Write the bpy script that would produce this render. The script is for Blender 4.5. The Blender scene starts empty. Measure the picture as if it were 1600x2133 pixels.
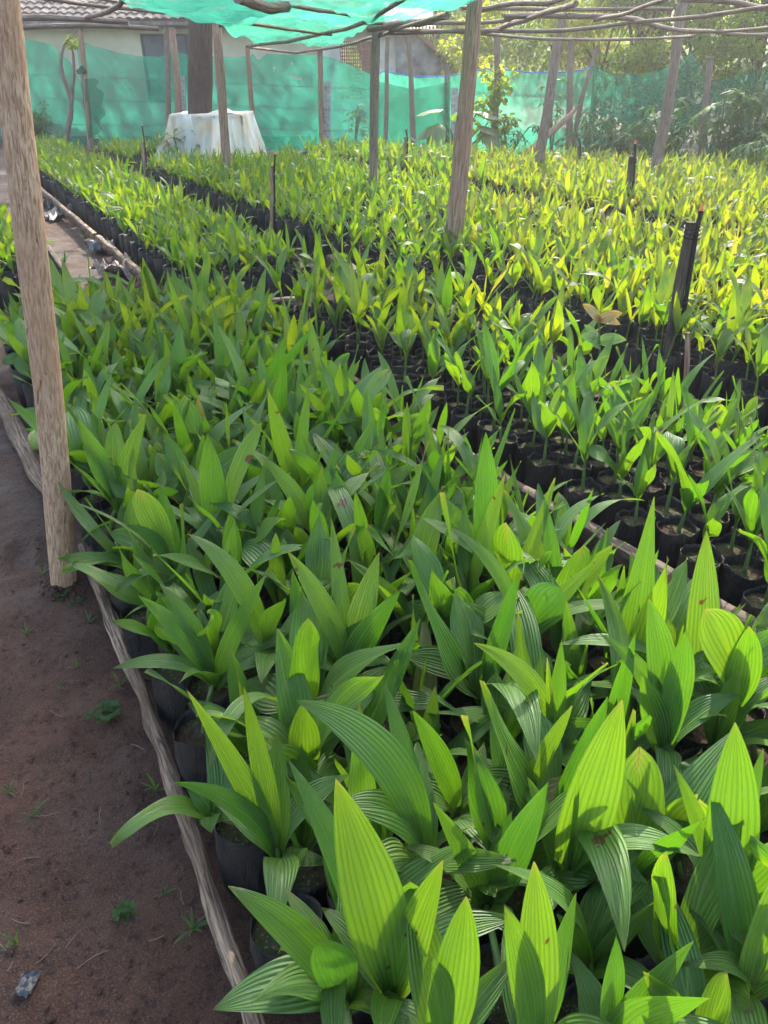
import bpy, math, random
import numpy as np
from mathutils import Vector, Matrix, noise
R = math.radians
SC = bpy.context.scene
COL = SC.collection
rng = np.random.default_rng(7)
random.seed(7)

# ------------------------------------------------------------ camera
EYE = 1.6; FPX = 1600.0; HOR = 155.0; CX = 800.0; CY = 1066.5
PITCH = math.atan((CY - HOR) / FPX)
cam = bpy.data.objects.new('camera', bpy.data.cameras.new('camera'))
COL.objects.link(cam); SC.camera = cam
cam.location = (0, 0, EYE); cam.rotation_euler = (R(90) - PITCH, 0, 0)
cam.data.sensor_fit = 'VERTICAL'; cam.data.sensor_height = 36.0
cam.data.lens = 36.0 * FPX / 2133.0
cam.data.clip_end = 2000; cam.data.clip_start = 0.02

# ------------------------------------------------------------ world, sun, exposure
SUN_EL, SUN_AZ = R(39), R(11)          # azimuth from +Y (ahead) towards +X (right)
w = bpy.data.worlds.new('World'); SC.world = w; w.use_nodes = True
nt = w.node_tree; bg = nt.nodes['Background']
sky = nt.nodes.new('ShaderNodeTexSky'); sky.sky_type = 'NISHITA'; sky.sun_disc = False
sky.sun_elevation = SUN_EL; sky.sun_rotation = SUN_AZ; sky.air_density = 1.3; sky.dust_density = 3.0
nt.links.new(sky.outputs[0], bg.inputs[0]); bg.inputs[1].default_value = 0.15
sl = bpy.data.lights.new('sun', 'SUN'); sl.energy = 3.4; sl.angle = R(0.6); sl.color = (1, 0.93, 0.8)
sun = bpy.data.objects.new('sun', sl); COL.objects.link(sun)
sdir = Vector((math.sin(SUN_AZ) * math.cos(SUN_EL), math.cos(SUN_AZ) * math.cos(SUN_EL), math.sin(SUN_EL)))
sun.rotation_euler = sdir.to_track_quat('Z', 'Y').to_euler()
vs = SC.view_settings; vs.view_transform = 'Standard'; vs.look = 'None'; vs.gamma = 1; vs.exposure = 2.12
HAZE = .0032
SC.cycles.max_bounces = 8; SC.cycles.transparent_max_bounces = 12; SC.cycles.transmission_bounces = 6
SC.cycles.diffuse_bounces = 4; SC.cycles.volume_bounces = 0

# ------------------------------------------------------------ helpers: where a feature stands
sP, cP = math.sin(PITCH), math.cos(PITCH)
def ray(x, y):
    dx = (x - CX) / FPX; dy = (y - CY) / FPX
    return np.array((dx, cP - dy * sP, -sP - dy * cP))
def G(x, y, z=0.0):                      # point at height z
    d = ray(x, y); t = (z - EYE) / d[2]
    return np.array((0, 0, EYE)) + d * t
def AY(x, y, Y):                         # point at distance Y ahead
    d = ray(x, y); return np.array((0, 0, EYE)) + d * (Y / d[1])
RA = R(28.5)
UU = np.array((-math.sin(RA), math.cos(RA))); VV = np.array((math.cos(RA), math.sin(RA)))
def XY(u, v): return UU * u + VV * v
def px_of(p):
    r = np.array(p) - np.array((0, 0, EYE))
    zc = r[1] * cP - r[2] * sP
    if zc <= 0.05: return None
    return CX + FPX * r[0] / zc, CY - FPX * (r[1] * sP + r[2] * cP) / zc, zc

# ------------------------------------------------------------ mesh accumulator
class Acc:
    def __init__(s): s.v = []; s.f = []; s.uv = []; s.r = []; s.m = []; s.n = 0
    def add(s, v, f, uv=None, rnd=0.5, mat=0):
        v = np.asarray(v, float); f = np.asarray(f, int)
        if f.shape[1] == 3: f = np.concatenate([f, -np.ones((len(f), 1), int)], 1)
        s.v.append(v); s.f.append(np.where(f >= 0, f + s.n, -1))
        s.uv.append(np.zeros((len(v), 2)) if uv is None else np.asarray(uv, float))
        s.r.append(np.full(len(v), rnd)); s.m.append(np.full(len(f), mat)); s.n += len(v)
        return s
    def mesh(s, name, mats, smooth=True, origin=(0, 0, 0)):
        me = bpy.data.meshes.new(name)
        v = np.concatenate(s.v) - np.array(origin); f = np.concatenate(s.f); uv = np.concatenate(s.uv); r = np.concatenate(s.r)
        mi = np.concatenate(s.m)
        cnt = np.where(f[:, 3] >= 0, 4, 3); loops = f.ravel()[f.ravel() >= 0]
        me.vertices.add(len(v)); me.vertices.foreach_set('co', v.ravel())
        me.loops.add(len(loops)); me.loops.foreach_set('vertex_index', loops.astype(np.int32))
        me.polygons.add(len(f)); st = np.concatenate([[0], np.cumsum(cnt)[:-1]]).astype(np.int32)
        me.polygons.foreach_set('loop_start', st)
        me.polygons.foreach_set('material_index', mi.astype(np.int32))
        me.polygons.foreach_set('use_smooth', np.full(len(f), smooth))
        me.update(calc_edges=True)
        ul = me.uv_layers.new(name='UVMap'); ul.data.foreach_set('uv', uv[loops].ravel().astype(np.float32))
        at = me.attributes.new('rnd', 'FLOAT', 'POINT'); at.data.foreach_set('value', r.astype(np.float32))
        me.validate()
        for m in (mats if isinstance(mats, (list, tuple)) else [mats]): me.materials.append(m)
        return me
    def obj(s, name, mats, parent=None, origin=(0, 0, 0), smooth=True):
        o = bpy.data.objects.new(name, s.mesh(name, mats, smooth, origin)); COL.objects.link(o)
        o['rv'] = 0.5
        if parent is not None: o.parent = parent
        else: o.location = origin
        return o
def tag(o, label, cat, group=None, kind=None):
    if label: o['label'] = label
    if cat: o['category'] = cat
    if group: o['group'] = group
    if kind: o['kind'] = kind
    return o
def struct(o): o['kind'] = 'structure'; return o
def empty(name, loc, label=None, cat=None, group=None):
    o = bpy.data.objects.new(name, None); COL.objects.link(o); o.location = loc
    o.empty_display_size = 0.05
    return tag(o, label, cat, group)

def tube(acc, pts, rad, sides=8, jit=0.0, cap=True, rnd=0.5, mat=0, sub=1, wob=0.0, seed=0):
    pts = np.array(pts, float); rad = np.array(rad if hasattr(rad, '__len__') else [rad] * len(pts), float)
    if sub > 1:
        t = np.linspace(0, len(pts) - 1, (len(pts) - 1) * sub + 1)
        P = np.stack([np.interp(t, range(len(pts)), pts[:, k]) for k in range(3)], 1)
        # soften the corners
        for _ in range(2):
            Q = P.copy(); Q[1:-1] = (P[:-2] + 2 * P[1:-1] + P[2:]) / 4; P = Q
        rad = np.interp(t, range(len(rad)), rad); pts = P
    n = len(pts)
    if wob:
        L = np.linalg.norm(pts[-1] - pts[0])
        for i in range(n):
            q = noise.noise_vector(Vector((seed * 7.3, i / n * L * 1.2, 3.1)))
            pts[i] += np.array(q) * wob * min(1, 4 * i / n, 4 * (n - 1 - i) / n + 0.1)
    T = np.gradient(pts, axis=0); T /= np.linalg.norm(T, axis=1)[:, None] + 1e-9
    ref = np.array((0, 0, 1.0)) if abs(T[:, 2]).mean() < 0.8 else np.array((1.0, 0, 0))
    A = np.cross(T, ref); A /= np.linalg.norm(A, axis=1)[:, None]; B = np.cross(T, A)
    th = np.linspace(0, 2 * math.pi, sides + 1)
    s = np.concatenate([[0], np.cumsum(np.linalg.norm(np.diff(pts, axis=0), axis=1))])
    V = []; UVs = []
    for i in range(n):
        for j in range(sides + 1):
            rr = rad[i]
            if jit:
                a = th[j % sides]
                rr *= 1 + jit * noise.noise(Vector((math.cos(a) * 1.5 + seed, math.sin(a) * 1.5, s[i] * 2.5 / max(rad.mean() * 16, .05))))\
                    + jit * .5 * noise.noise(Vector((math.cos(a) * 5 + seed, math.sin(a) * 5, s[i] * 9)))
            V.append(pts[i] + rr * (math.cos(th[j]) * A[i] + math.sin(th[j]) * B[i]))
            UVs.append((th[j] * rad.mean(), s[i]))
    F = []
    k = sides + 1
    for i in range(n - 1):
        for j in range(sides):
            F.append((i * k + j, i * k + j + 1, (i + 1) * k + j + 1, (i + 1) * k + j))
    if cap:
        for i, p in ((0, pts[0]), (n - 1, pts[-1])):
            c = len(V); V.append(p); UVs.append((0, s[i]))
            for j in range(sides):
                F.append((i * k + j, c, i * k + j + 1, -1) if i else (i * k + j + 1, c, i * k + j, -1))
    acc.add(V, F, UVs, rnd, mat)
def box(acc, c, size, rz=0.0, mat=0, rnd=.5, bev=0):
    x, y, z = [q / 2 for q in size]
    V = np.array([(sx * x, sy * y, sz * z) for sx in (-1, 1) for sy in (-1, 1) for sz in (-1, 1)])
    ca, sa = math.cos(rz), math.sin(rz)
    V = np.stack([V[:, 0] * ca - V[:, 1] * sa, V[:, 0] * sa + V[:, 1] * ca, V[:, 2]], 1) + np.array(c)
    F = [(0, 1, 3, 2), (4, 6, 7, 5), (0, 4, 5, 1), (2, 3, 7, 6), (0, 2, 6, 4), (1, 5, 7, 3)]
    # split verts for flat faces
    VV_ = []; FF = []; U = []
    for f in F:
        b = len(VV_); VV_ += [V[i] for i in f]; FF.append((b, b + 1, b + 2, b + 3))
        a = np.linalg.norm(V[f[1]] - V[f[0]]); d = np.linalg.norm(V[f[2]] - V[f[1]]); U += [(0, 0), (a, 0), (a, d), (0, d)]
    acc.add(VV_, FF, U, rnd, mat)

# ------------------------------------------------------------ materials
class NB:
    def __init__(s, name):
        s.m = bpy.data.materials.new(name); s.m.use_nodes = True; s.t = s.m.node_tree
        for n in list(s.t.nodes): s.t.nodes.remove(n)
        s.out = s.n('ShaderNodeOutputMaterial')
    def n(s, typ, ins=None, **kw):
        x = s.t.nodes.new(typ)
        for k, v in kw.items(): setattr(x, k, v)
        for k, v in (ins or {}).items():
            if isinstance(v, bpy.types.NodeSocket): s.t.links.new(v, x.inputs[k])
            else: x.inputs[k].default_value = v
        return x
    def noise(s, vec, scale, detail=4, rough=.55, dist=0):
        return s.n('ShaderNodeTexNoise', {'Vector': vec, 'Scale': scale, 'Detail': detail, 'Roughness': rough, 'Distortion': dist}).outputs[0]
    def ramp(s, fac, stops):
        r = s.n('ShaderNodeValToRGB', {'Fac': fac}); e = r.color_ramp.elements
        while len(e) < len(stops): e.new(0.5)
        for q, (p, c) in zip(e, stops): q.position = p; q.color = (*c, 1) if len(c) == 3 else c
        return r.outputs[0]
    def mix(s, f, a, b, typ='MIX'):
        x = s.n('ShaderNodeMix', data_type='RGBA', blend_type=typ)
        for k, v in ((0, f), (6, a), (7, b)):
            if isinstance(v, bpy.types.NodeSocket): s.t.links.new(v, x.inputs[k])
            else: x.inputs[k].default_value = (*v, 1) if hasattr(v, '__len__') and len(v) == 3 else v
        return x.outputs[2]
    def math(s, op, a, b=0.0, c=0.0):
        return s.n('ShaderNodeMath', {0: a, 1: b, 2: c}, operation=op).outputs[0]
    def mapv(s, vec, scale): return s.n('ShaderNodeMapping', {'Vector': vec, 'Scale': scale}).outputs[0]
    def bump(s, h, dist, strength=1.0): return s.n('ShaderNodeBump', {'Height': h, 'Distance': dist, 'Strength': strength}).outputs[0]
    def done(s, surf): s.t.links.new(surf, s.out.inputs[0]); return s.m
def v3(c): return (*c, 1)

def leaf_mat(name, refl_a, refl_b, tr_a, tr_b, stuff=False, veins=9.0, tfac=.48, rough=.42, bumpd=.0021, spec=.7):
    b = NB(name); uv = b.n('ShaderNodeUVMap').outputs[0]; sep = b.n('ShaderNodeSeparateXYZ', {0: uv})
    tc = b.n('ShaderNodeTexCoord').outputs['Object']
    if stuff: rv = b.n('ShaderNodeAttribute', attribute_name='rnd').outputs['Fac']
    else: rv = b.n('ShaderNodeObjectInfo').outputs['Random']
    nz = b.noise(tc, 9, 4)
    fine = b.noise(b.mapv(uv, (60, 4, 1)), 1.0, 3)
    ph = b.math('MULTIPLY', sep.outputs[0], veins * 2 * math.pi)
    ph = b.math('ADD', ph, b.math('MULTIPLY', b.noise(b.mapv(uv, (5, .35, 1)), 1.0, 2), 9.0))
    wv = b.math('SINE', ph)                       # pleats
    w01 = b.math('MULTIPLY_ADD', wv, .5, .5)
    line = b.math('POWER', w01, 5)                # thin veins
    f1 = b.math('ADD', b.math('MULTIPLY', rv, .75), b.math('MULTIPLY_ADD', nz, .5, -.12))
    rc = b.mix(f1, refl_a, refl_b); tcx = b.mix(f1, tr_a, tr_b)
    rc = b.mix(b.math('MULTIPLY', line, .30), rc, (.09, .20, .06)); rc = b.mix(b.math('MULTIPLY', fine, .3), rc, (.03, .10, .02))
    tcx = b.mix(b.math('MULTIPLY', b.math('POWER', b.math('SUBTRACT', 1.0, w01), 2.5), .75), tcx, (.06, .17, .005))
    dust = b.ramp(b.noise(tc, 38, 5, .7), [(.46, (0, 0, 0)), (.72, (1, 1, 1))]); rc = b.mix(b.math('MULTIPLY', dust, .34), rc, (.20, .23, .13))
    # base of the blade paler, tip drier
    tipf = b.math('MULTIPLY', b.math('POWER', sep.outputs[1], 40), b.math('MULTIPLY', rv, .8))
    rc = b.mix(tipf, rc, (.25, .21, .06)); tcx = b.mix(tipf, tcx, (.35, .28, .05))
    ed = b.math('GREATER_THAN', b.math('ADD', b.math('ABSOLUTE', b.math('MULTIPLY_ADD', sep.outputs[0], 2.0, -1.0)), b.math('MULTIPLY_ADD', b.noise(tc, 45, 3), .9, -.45)), 1.09)
    rc = b.mix(b.math('MULTIPLY', ed, .6), rc, (.20, .15, .05)); tcx = b.mix(b.math('MULTIPLY', ed, .6), tcx, (.25, .17, .03))
    # some blades carry brown blotches
    spot = b.math('GREATER_THAN', b.noise(tc, 15, 3), .70)
    spot = b.math('MULTIPLY', spot, b.math('GREATER_THAN', rv, .5))
    rc = b.mix(spot, rc, (.10, .055, .02)); tcx = b.mix(spot, tcx, (.10, .05, .01))
    dry = b.math('GREATER_THAN', rv, .996)
    rc = b.mix(b.math('MULTIPLY', dry, .55), rc, (.22, .18, .06)); tcx = b.mix(b.math('MULTIPLY', dry, .55), tcx, (.38, .30, .05))
    hgt = b.math('ADD', w01, b.math('MULTIPLY', fine, .35)); nb = b.bump(hgt, bumpd)
    pr = b.n('ShaderNodeBsdfPrincipled', {'Base Color': rc, 'Roughness': b.math('MULTIPLY_ADD', fine, .3, rough - .12), 'Normal': nb, 'Specular IOR Level': spec})
    tr = b.n('ShaderNodeBsdfTranslucent', {'Color': tcx})
    return b.done(b.n('ShaderNodeMixShader', {0: tfac, 1: pr.outputs[0], 2: tr.outputs[0]}).outputs[0])

LEAF = dict(refl_a=(.078, .200, .036), refl_b=(.125, .250, .034), tr_a=(.065, .22, .006), tr_b=(.20, .33, .006))
M_leaf = leaf_mat('seedling_leaf', **LEAF)
M_leaf_s = leaf_mat('seedling_leaf_far', **{**LEAF, 'tr_b': (.48, .50, .006), 'refl_b': (.13, .23, .04)}, stuff=True)  # yellow end of the leaf colour stands in for sun glare
M_tree = leaf_mat('tree_leaf', (.030, .085, .018), (.07, .13, .02), (.18, .36, .015), (.50, .56, .02), stuff=True, veins=3, tfac=.55, rough=.55, bumpd=.001, spec=.3)
M_vine = leaf_mat('vine_leaf', (.06, .14, .02), (.12, .20, .02), (.42, .60, .02), (.75, .72, .02), stuff=True, veins=3, tfac=.6, rough=.5, bumpd=.001, spec=.3)
M_dark = leaf_mat('shrub_leaf', (.025, .07, .02), (.05, .105, .025), (.06, .17, .015), (.14, .28, .015), stuff=True, veins=3, tfac=.45, rough=.55, bumpd=.001, spec=.25)
M_taro = leaf_mat('taro_leaf', (.07, .17, .05), (.10, .22, .06), (.22, .42, .05), (.30, .5, .06), stuff=True, veins=5, tfac=.4, rough=.45, bumpd=.002)
M_red = leaf_mat('copper_leaf', (.26, .14, .05), (.30, .20, .07), (.6, .26, .06), (.55, .40, .08), stuff=True, veins=4, tfac=.45, rough=.4)

def simple(name, col, rough=.6, var=.25, scale=20, bumpd=0.0, metallic=0, spec=.5, dark=None, fac=None):
    b = NB(name); tc = b.n('ShaderNodeTexCoord').outputs['Object']; nz = b.noise(tc, scale, 5)
    d = dark or tuple(c * (1 - var * 1.6) for c in col)
    c = b.mix(b.ramp(nz, [(.35, (0, 0, 0)), (.65, (1, 1, 1))]), d, col)
    ins = {'Base Color': c, 'Roughness': rough, 'Metallic': metallic, 'Specular IOR Level': spec}
    if bumpd: ins['Normal'] = b.bump(nz, bumpd)
    return b.done(b.n('ShaderNodeBsdfPrincipled', ins).outputs[0])
def wood(name, a, c, d, grain=(90, 5), rough=.85, bumpd=.006, blotch=3.0):
    b = NB(name); uv = b.n('ShaderNodeUVMap').outputs[0]
    g = b.noise(b.mapv(uv, (grain[0], grain[1], 1)), 1, 6, .7, .5); g2 = b.noise(b.mapv(uv, (grain[0] * .22, grain[1] * .5, 1)), 1, 4, .6, 1.0)
    tc = b.n('ShaderNodeTexCoord').outputs['Object']; bl = b.noise(tc, blotch, 4)
    col = b.mix(b.ramp(g, [(.41, (0, 0, 0)), (.57, (1, 1, 1))]), d, c)
    col = b.mix(b.ramp(bl, [(.38, (0, 0, 0)), (.66, (1, 1, 1))]), col, b.mix(g, d, a))
    crack = b.ramp(g2, [(.30, (1, 1, 1)), (.37, (0, 0, 0))]); col = b.mix(b.math('MULTIPLY', crack, .75), col, tuple(q * .35 for q in d))
    h = b.math('ADD', g, b.math('MULTIPLY', g2, 1.2))
    return b.done(b.n('ShaderNodeBsdfPrincipled', {'Base Color': col, 'Roughness': rough, 'Normal': b.bump(h, bumpd), 'Specular IOR Level': .25}).outputs[0])
M_post = wood('weathered_post', (.46, .26, .15), (.54, .38, .26), (.25, .14, .085), (150, 20))
M_post2 = wood('rough_pole', (.38, .21, .15), (.44, .29, .21), (.16, .09, .065), (80, 5))
M_pole = wood('grey_pole', (.24, .17, .135), (.30, .23, .185), (.10, .07, .055), (90, 6), bumpd=.004)
M_log = wood('weathered_log', (.22, .14, .09), (.42, .30, .21), (.06, .04, .032), (130, 6), bumpd=.012)
M_plank = wood('old_plank', (.085, .06, .048), (.145, .11, .085), (.035, .026, .022), (120, 6), bumpd=.008)
M_bark = wood('tree_bark', (.10, .06, .05), (.13, .085, .07), (.035, .02, .018), (55, 4), bumpd=.03, blotch=1.5)
M_stem = simple('stem_green', (.12, .22, .05), .5, dark=(.07, .08, .03), scale=14)
M_conc = simple('concrete', (.46, .45, .44), .9, .3, 18, .004)
M_pipe = simple('black_pipe', (.015, .015, .016), .6, spec=.25)
M_orange = simple('orange_plastic', (.75, .16, .04), .4)
M_yellowp = simple('yellow_plastic', (.7, .42, .04), .4)
M_pvc = simple('grey_plastic_pipe', (.45, .43, .36), .5, scale=8)
M_wire = simple('rusty_wire', (.16, .15, .14), .5, metallic=.6)
M_scrap = simple('plastic_scrap', (.04, .043, .052), .4, bumpd=.01, scale=30)
M_foil = simple('crumpled_plastic', (.28, .27, .27), .45, .4, 60, .02)
M_foil2 = simple('pink_wrapper', (.50, .36, .30), .5, .4, 60, .02)
def bag_mat():
    b = NB('black_polythene'); tc = b.n('ShaderNodeTexCoord').outputs['Object']
    n1 = b.noise(b.mapv(tc, (1, 1, .35)), 26, 5, .6, 1.5); n2 = b.noise(tc, 6, 4)
    col = b.mix(b.ramp(n2, [(.42, (0, 0, 0)), (.66, (1, 1, 1))]), (.012, .0125, .015), (.055, .040, .034))
    return b.done(b.n('ShaderNodeBsdfPrincipled', {'Base Color': col, 'Roughness': b.math('MULTIPLY_ADD', n1, .3, .38), 'Normal': b.bump(n1, .016), 'Specular IOR Level': .32}).outputs[0])
M_bag = bag_mat()
def soil_mat():
    b = NB('potting_soil'); tc = b.n('ShaderNodeTexCoord').outputs['Object']; rv = b.n('ShaderNodeObjectInfo').outputs['Random']
    n1 = b.noise(tc, 60, 6, .7); n2 = b.noise(tc, 11, 3); vor = b.n('ShaderNodeTexVoronoi', {'Vector': tc, 'Scale': 110}).outputs[0]
    col = b.mix(b.ramp(n1, [(.35, (0, 0, 0)), (.7, (1, 1, 1))]), (.022, .014, .011), (.11, .065, .045))
    moss = b.ramp(n2, [(.40, (0, 0, 0)), (.56, (1, 1, 1))])
    col = b.mix(b.math('MULTIPLY', moss, .5), col, (.05, .09, .03))
    grit = b.ramp(vor, [(.20, (1, 1, 1)), (.3, (0, 0, 0))]); col = b.mix(b.math('MULTIPLY', grit, moss), col, (.17, .17, .12))
    return b.done(b.n('ShaderNodeBsdfPrincipled', {'Base Color': col, 'Roughness': .95, 'Normal': b.bump(n1, .012), 'Specular IOR Level': .15}).outputs[0])
M_soil = soil_mat()
def ground_mat():
    b = NB('damp_red_earth'); tc = b.n('ShaderNodeTexCoord').outputs['Object']
    n0 = b.noise(tc, .9, 3); n1 = b.noise(tc, 5, 6, .65, .4); n2 = b.noise(tc, 45, 6, .7); n3 = b.noise(tc, 240, 4, .7)
    col = b.mix(b.ramp(n1, [(.36, (0, 0, 0)), (.66, (1, 1, 1))]), (.060, .026, .016), (.140, .060, .036))
    wet = b.ramp(b.math('ADD', b.math('MULTIPLY', n0, .6), b.math('MULTIPLY', n1, .4)), [(.46, (0, 0, 0)), (.6, (1, 1, 1))])
    col = b.mix(b.math('MULTIPLY', wet, .75), col, (.036, .025, .022))
    col = b.mix(b.math('MULTIPLY', b.ramp(n3, [(.50, (0, 0, 0)), (.64, (1, 1, 1))]), .75), col, (.21, .115, .078))
    col = b.mix(b.math('MULTIPLY', b.ramp(n2, [(.36, (1, 1, 1)), (.47, (0, 0, 0))]), .75), col, (.022, .013, .012))
    h = b.math('ADD', b.math('MULTIPLY', n1, 1.4), b.math('ADD', b.math('MULTIPLY', n2, .7), b.math('MULTIPLY', n3, .45)))
    rg = b.math('MULTIPLY_ADD', wet, -.33, .88)
    return b.done(b.n('ShaderNodeBsdfPrincipled', {'Base Color': col, 'Roughness': rg, 'Normal': b.bump(h, .035), 'Specular IOR Level': .35}).outputs[0])
M_ground = ground_mat()
def net_mat(name, dif, tra, open_, rough=.6):
    b = NB(name); uv = b.n('ShaderNodeUVMap').outputs[0]; tc = b.n('ShaderNodeTexCoord').outputs['Object']
    n1 = b.noise(tc, 1.4, 4); n2 = b.noise(b.mapv(uv, (3, 60, 1)), 1, 3); n3 = b.noise(b.mapv(uv, (160, 160, 1)), 1, 2)
    k = b.ramp(b.math('MULTIPLY_ADD', n1, .78, b.math('MULTIPLY', n2, .22)), [(.38, (0, 0, 0)), (.62, (1, 1, 1))])
    c1 = b.mix(k, tuple(q * .62 for q in dif), dif); c2 = b.mix(k, tuple(q * .66 for q in tra), tra)
    d = b.n('ShaderNodeBsdfDiffuse', {'Color': c1}); t = b.n('ShaderNodeBsdfTranslucent', {'Color': c2})
    m = b.n('ShaderNodeMixShader', {0: .55, 1: d.outputs[0], 2: t.outputs[0]})
    tp = b.n('ShaderNodeBsdfTransparent')
    op = b.math('MULTIPLY_ADD', n3, .22, open_ - .11)
    return b.done(b.n('ShaderNodeMixShader', {0: op, 1: m.outputs[0], 2: tp.outputs[0]}).outputs[0])
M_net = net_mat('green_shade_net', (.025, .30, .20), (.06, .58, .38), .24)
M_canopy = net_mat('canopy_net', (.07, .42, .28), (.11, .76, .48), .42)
M_net_shaded = net_mat('shaded_green_net', (.011, .17, .115), (.020, .31, .21), .26)  # same net, colour darkened for the shade of house and trees
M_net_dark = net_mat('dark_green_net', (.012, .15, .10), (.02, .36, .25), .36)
def cloth_mat():
    b = NB('sheer_white_cloth'); tc = b.n('ShaderNodeTexCoord').outputs['Object']; n = b.noise(tc, 2.2, 4)
    c = b.mix(b.ramp(n, [(.45, (0, 0, 0)), (.66, (1, 1, 1))]), (.80, .84, .84), (.74, .66, .48))
    d = b.n('ShaderNodeBsdfDiffuse', {'Color': c}); t = b.n('ShaderNodeBsdfTranslucent', {'Color': c})
    m = b.n('ShaderNodeMixShader', {0: .5, 1: d.outputs[0], 2: t.outputs[0]}); tp = b.n('ShaderNodeBsdfTransparent')
    return b.done(b.n('ShaderNodeMixShader', {0: .22, 1: m.outputs[0], 2: tp.outputs[0]}).outputs[0])
M_cloth = cloth_mat()

# ------------------------------------------------------------ the ground
def graded(lo, hi, a, b_, fine, coarse):
    xs = [a]
    while xs[-1] < b_: xs.append(xs[-1] + fine)
    s = fine
    while xs[-1] < hi: s = min(s * 1.35, coarse); xs.append(xs[-1] + s)
    s = fine
    while xs[0] > lo: s = min(s * 1.35, coarse); xs.insert(0, xs[0] - s)
    return np.array(xs)
gx = graded(-300, 300, -3.0, .4, .022, 40); gy = graded(-40, 500, .3, 5.0, .022, 40)
_pr = np.random.default_rng(4); PR = [(_pr.uniform(-1.5, -.3), _pr.uniform(.8, 3.6), _pr.uniform(-.3, .3) + .45) for _ in range(12)]
def prints(x, y):
    if not (-1.9 < x < 0 and .4 < y < 4): return 0.0
    d = 0.0
    for a, b_, t in PR:
        dx, dy = x - a, y - b_
        if abs(dx) < .25 and abs(dy) < .25:
            u_ = (-math.sin(t) * dx + math.cos(t) * dy) / .125; v_ = (math.cos(t) * dx + math.sin(t) * dy) / .048; q = u_ * u_ + v_ * v_
            d += -.013 * math.exp(-q * q) + .007 * math.exp(-(q - 1.7) ** 2 * 1.5)
    return d
def gz(x, y):
    f = 1 / (1 + max(0, math.hypot(x, y) - 9) * .3)
    p = Vector((x, y, 0))
    z = .034 * noise.noise(p * .9) + .022 * noise.noise(p * 3.1 + Vector((5, 1, 0)))
    if -3.1 < x < .5 and .2 < y < 5.2:
        q = noise.noise(p * 11); z += .010 * noise.noise(p * 8) + .006 * max(0, q) * 2 + .0045 * noise.noise(p * 31)
    return z * f - .02 + (.030 + .02 * noise.noise(p * 26)) * math.exp(-((x + 1.155) ** 2 + (y - 2.30) ** 2) / .010) + prints(x, y)
Xg, Yg = np.meshgrid(gx, gy); Zg = np.array([gz(a, b) for a, b in zip(Xg.ravel(), Yg.ravel())])
nx, ny = len(gx), len(gy); idx = np.arange(nx * ny).reshape(ny, nx)
acc = Acc(); acc.add(np.stack([Xg.ravel(), Yg.ravel(), Zg], 1), np.stack([idx[:-1, :-1].ravel(), idx[:-1, 1:].ravel(), idx[1:, 1:].ravel(), idx[1:, :-1].ravel()], 1))
struct(acc.obj('ground', M_ground))

# ------------------------------------------------------------ leaves and seedlings
def leaf(acc, P0, C, P1, W, nr=12, nc=6, fold=.35, roll=0.0, shape=0, diag=.0, rnd=.5, side=None, wave=0.0, ph=0.0):
    """blade from P0 to P1 along a bent spine; shape 0 lance, 1 paddle, 2 two-lobed"""
    P0, C, P1 = map(lambda q: np.array(q, float), (P0, C, P1))
    t = np.linspace(0, 1, nr + 1); tt = t[:, None]
    P = (1 - tt) ** 2 * P0 + 2 * (1 - tt) * tt * C + tt ** 2 * P1
    T = 2 * (1 - tt) * (C - P0) + 2 * tt * (P1 - C); T /= np.linalg.norm(T, axis=1)[:, None] + 1e-9
    if side is None:
        h = (P1 - P0)[:2]; h = h / (np.linalg.norm(h) + 1e-9); side = np.array((-h[1], h[0], 0.0))
    S = side - T * (T @ side)[:, None]; S /= np.linalg.norm(S, axis=1)[:, None] + 1e-9
    N = np.cross(S, T)
    N *= np.sign(N[:, 2:3].mean() + 1e-6)
    ang = roll * t[:, None]
    S2 = S * np.cos(ang) + N * np.sin(ang); N2 = N * np.cos(ang) - S * np.sin(ang)
    if shape == 0: wp = (t + .012) ** .8 * (1 - t) ** .95; wp /= wp.max()
    else:
        wp = (t + .01) ** .85 * (1 - t ** 4) ** .8; wp /= wp.max()
    u = np.linspace(-1, 1, nc + 1)
    V = []; UVs = []
    for i in range(nr + 1):
        wdt = W * .5 * wp[i] + .0006
        fo = fold * (1 - .6 * t[i])
        off = wave * math.sin(t[i] * 9 + ph) * W * .25
        a = np.abs(u)
        pos = P[i] + S2[i] * (u * wdt * math.cos(fo))[:, None] + N2[i] * (a * wdt * math.sin(fo) * (1 - .35 * a) + off * u * a)[:, None]
        if shape == 2:
            nt_ = max(0, (t[i] - .62) / .38); pos = pos + T[i] * (-(1 - a) * nt_ * W * .55)[:, None]
        V.append(pos); UVs.append(np.stack([.5 + .5 * a * np.sign(u + 1e-9) if diag == 0 else .5 + .5 * a - diag * t[i], np.full(nc + 1, t[i])], 1))
    k = nc + 1; i0 = (np.arange(nr)[:, None] * k + np.arange(nc)[None, :]).ravel()
    acc.add(np.concatenate(V), np.stack([i0, i0 + 1, i0 + k + 1, i0 + k], 1), np.concatenate(UVs), rnd)

def spine(P0, P1, lift=.55, out=.0, side=0.0):
    P0 = np.array(P0, float); P1 = np.array(P1, float); L = np.linalg.norm(P1 - P0)
    h = P1 - P0; h[2] = 0; s = np.array((-h[1], h[0], 0.0))
    return P0 + np.array((0, 0, L * lift)) + h * (.18 + out) + s * side

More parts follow.
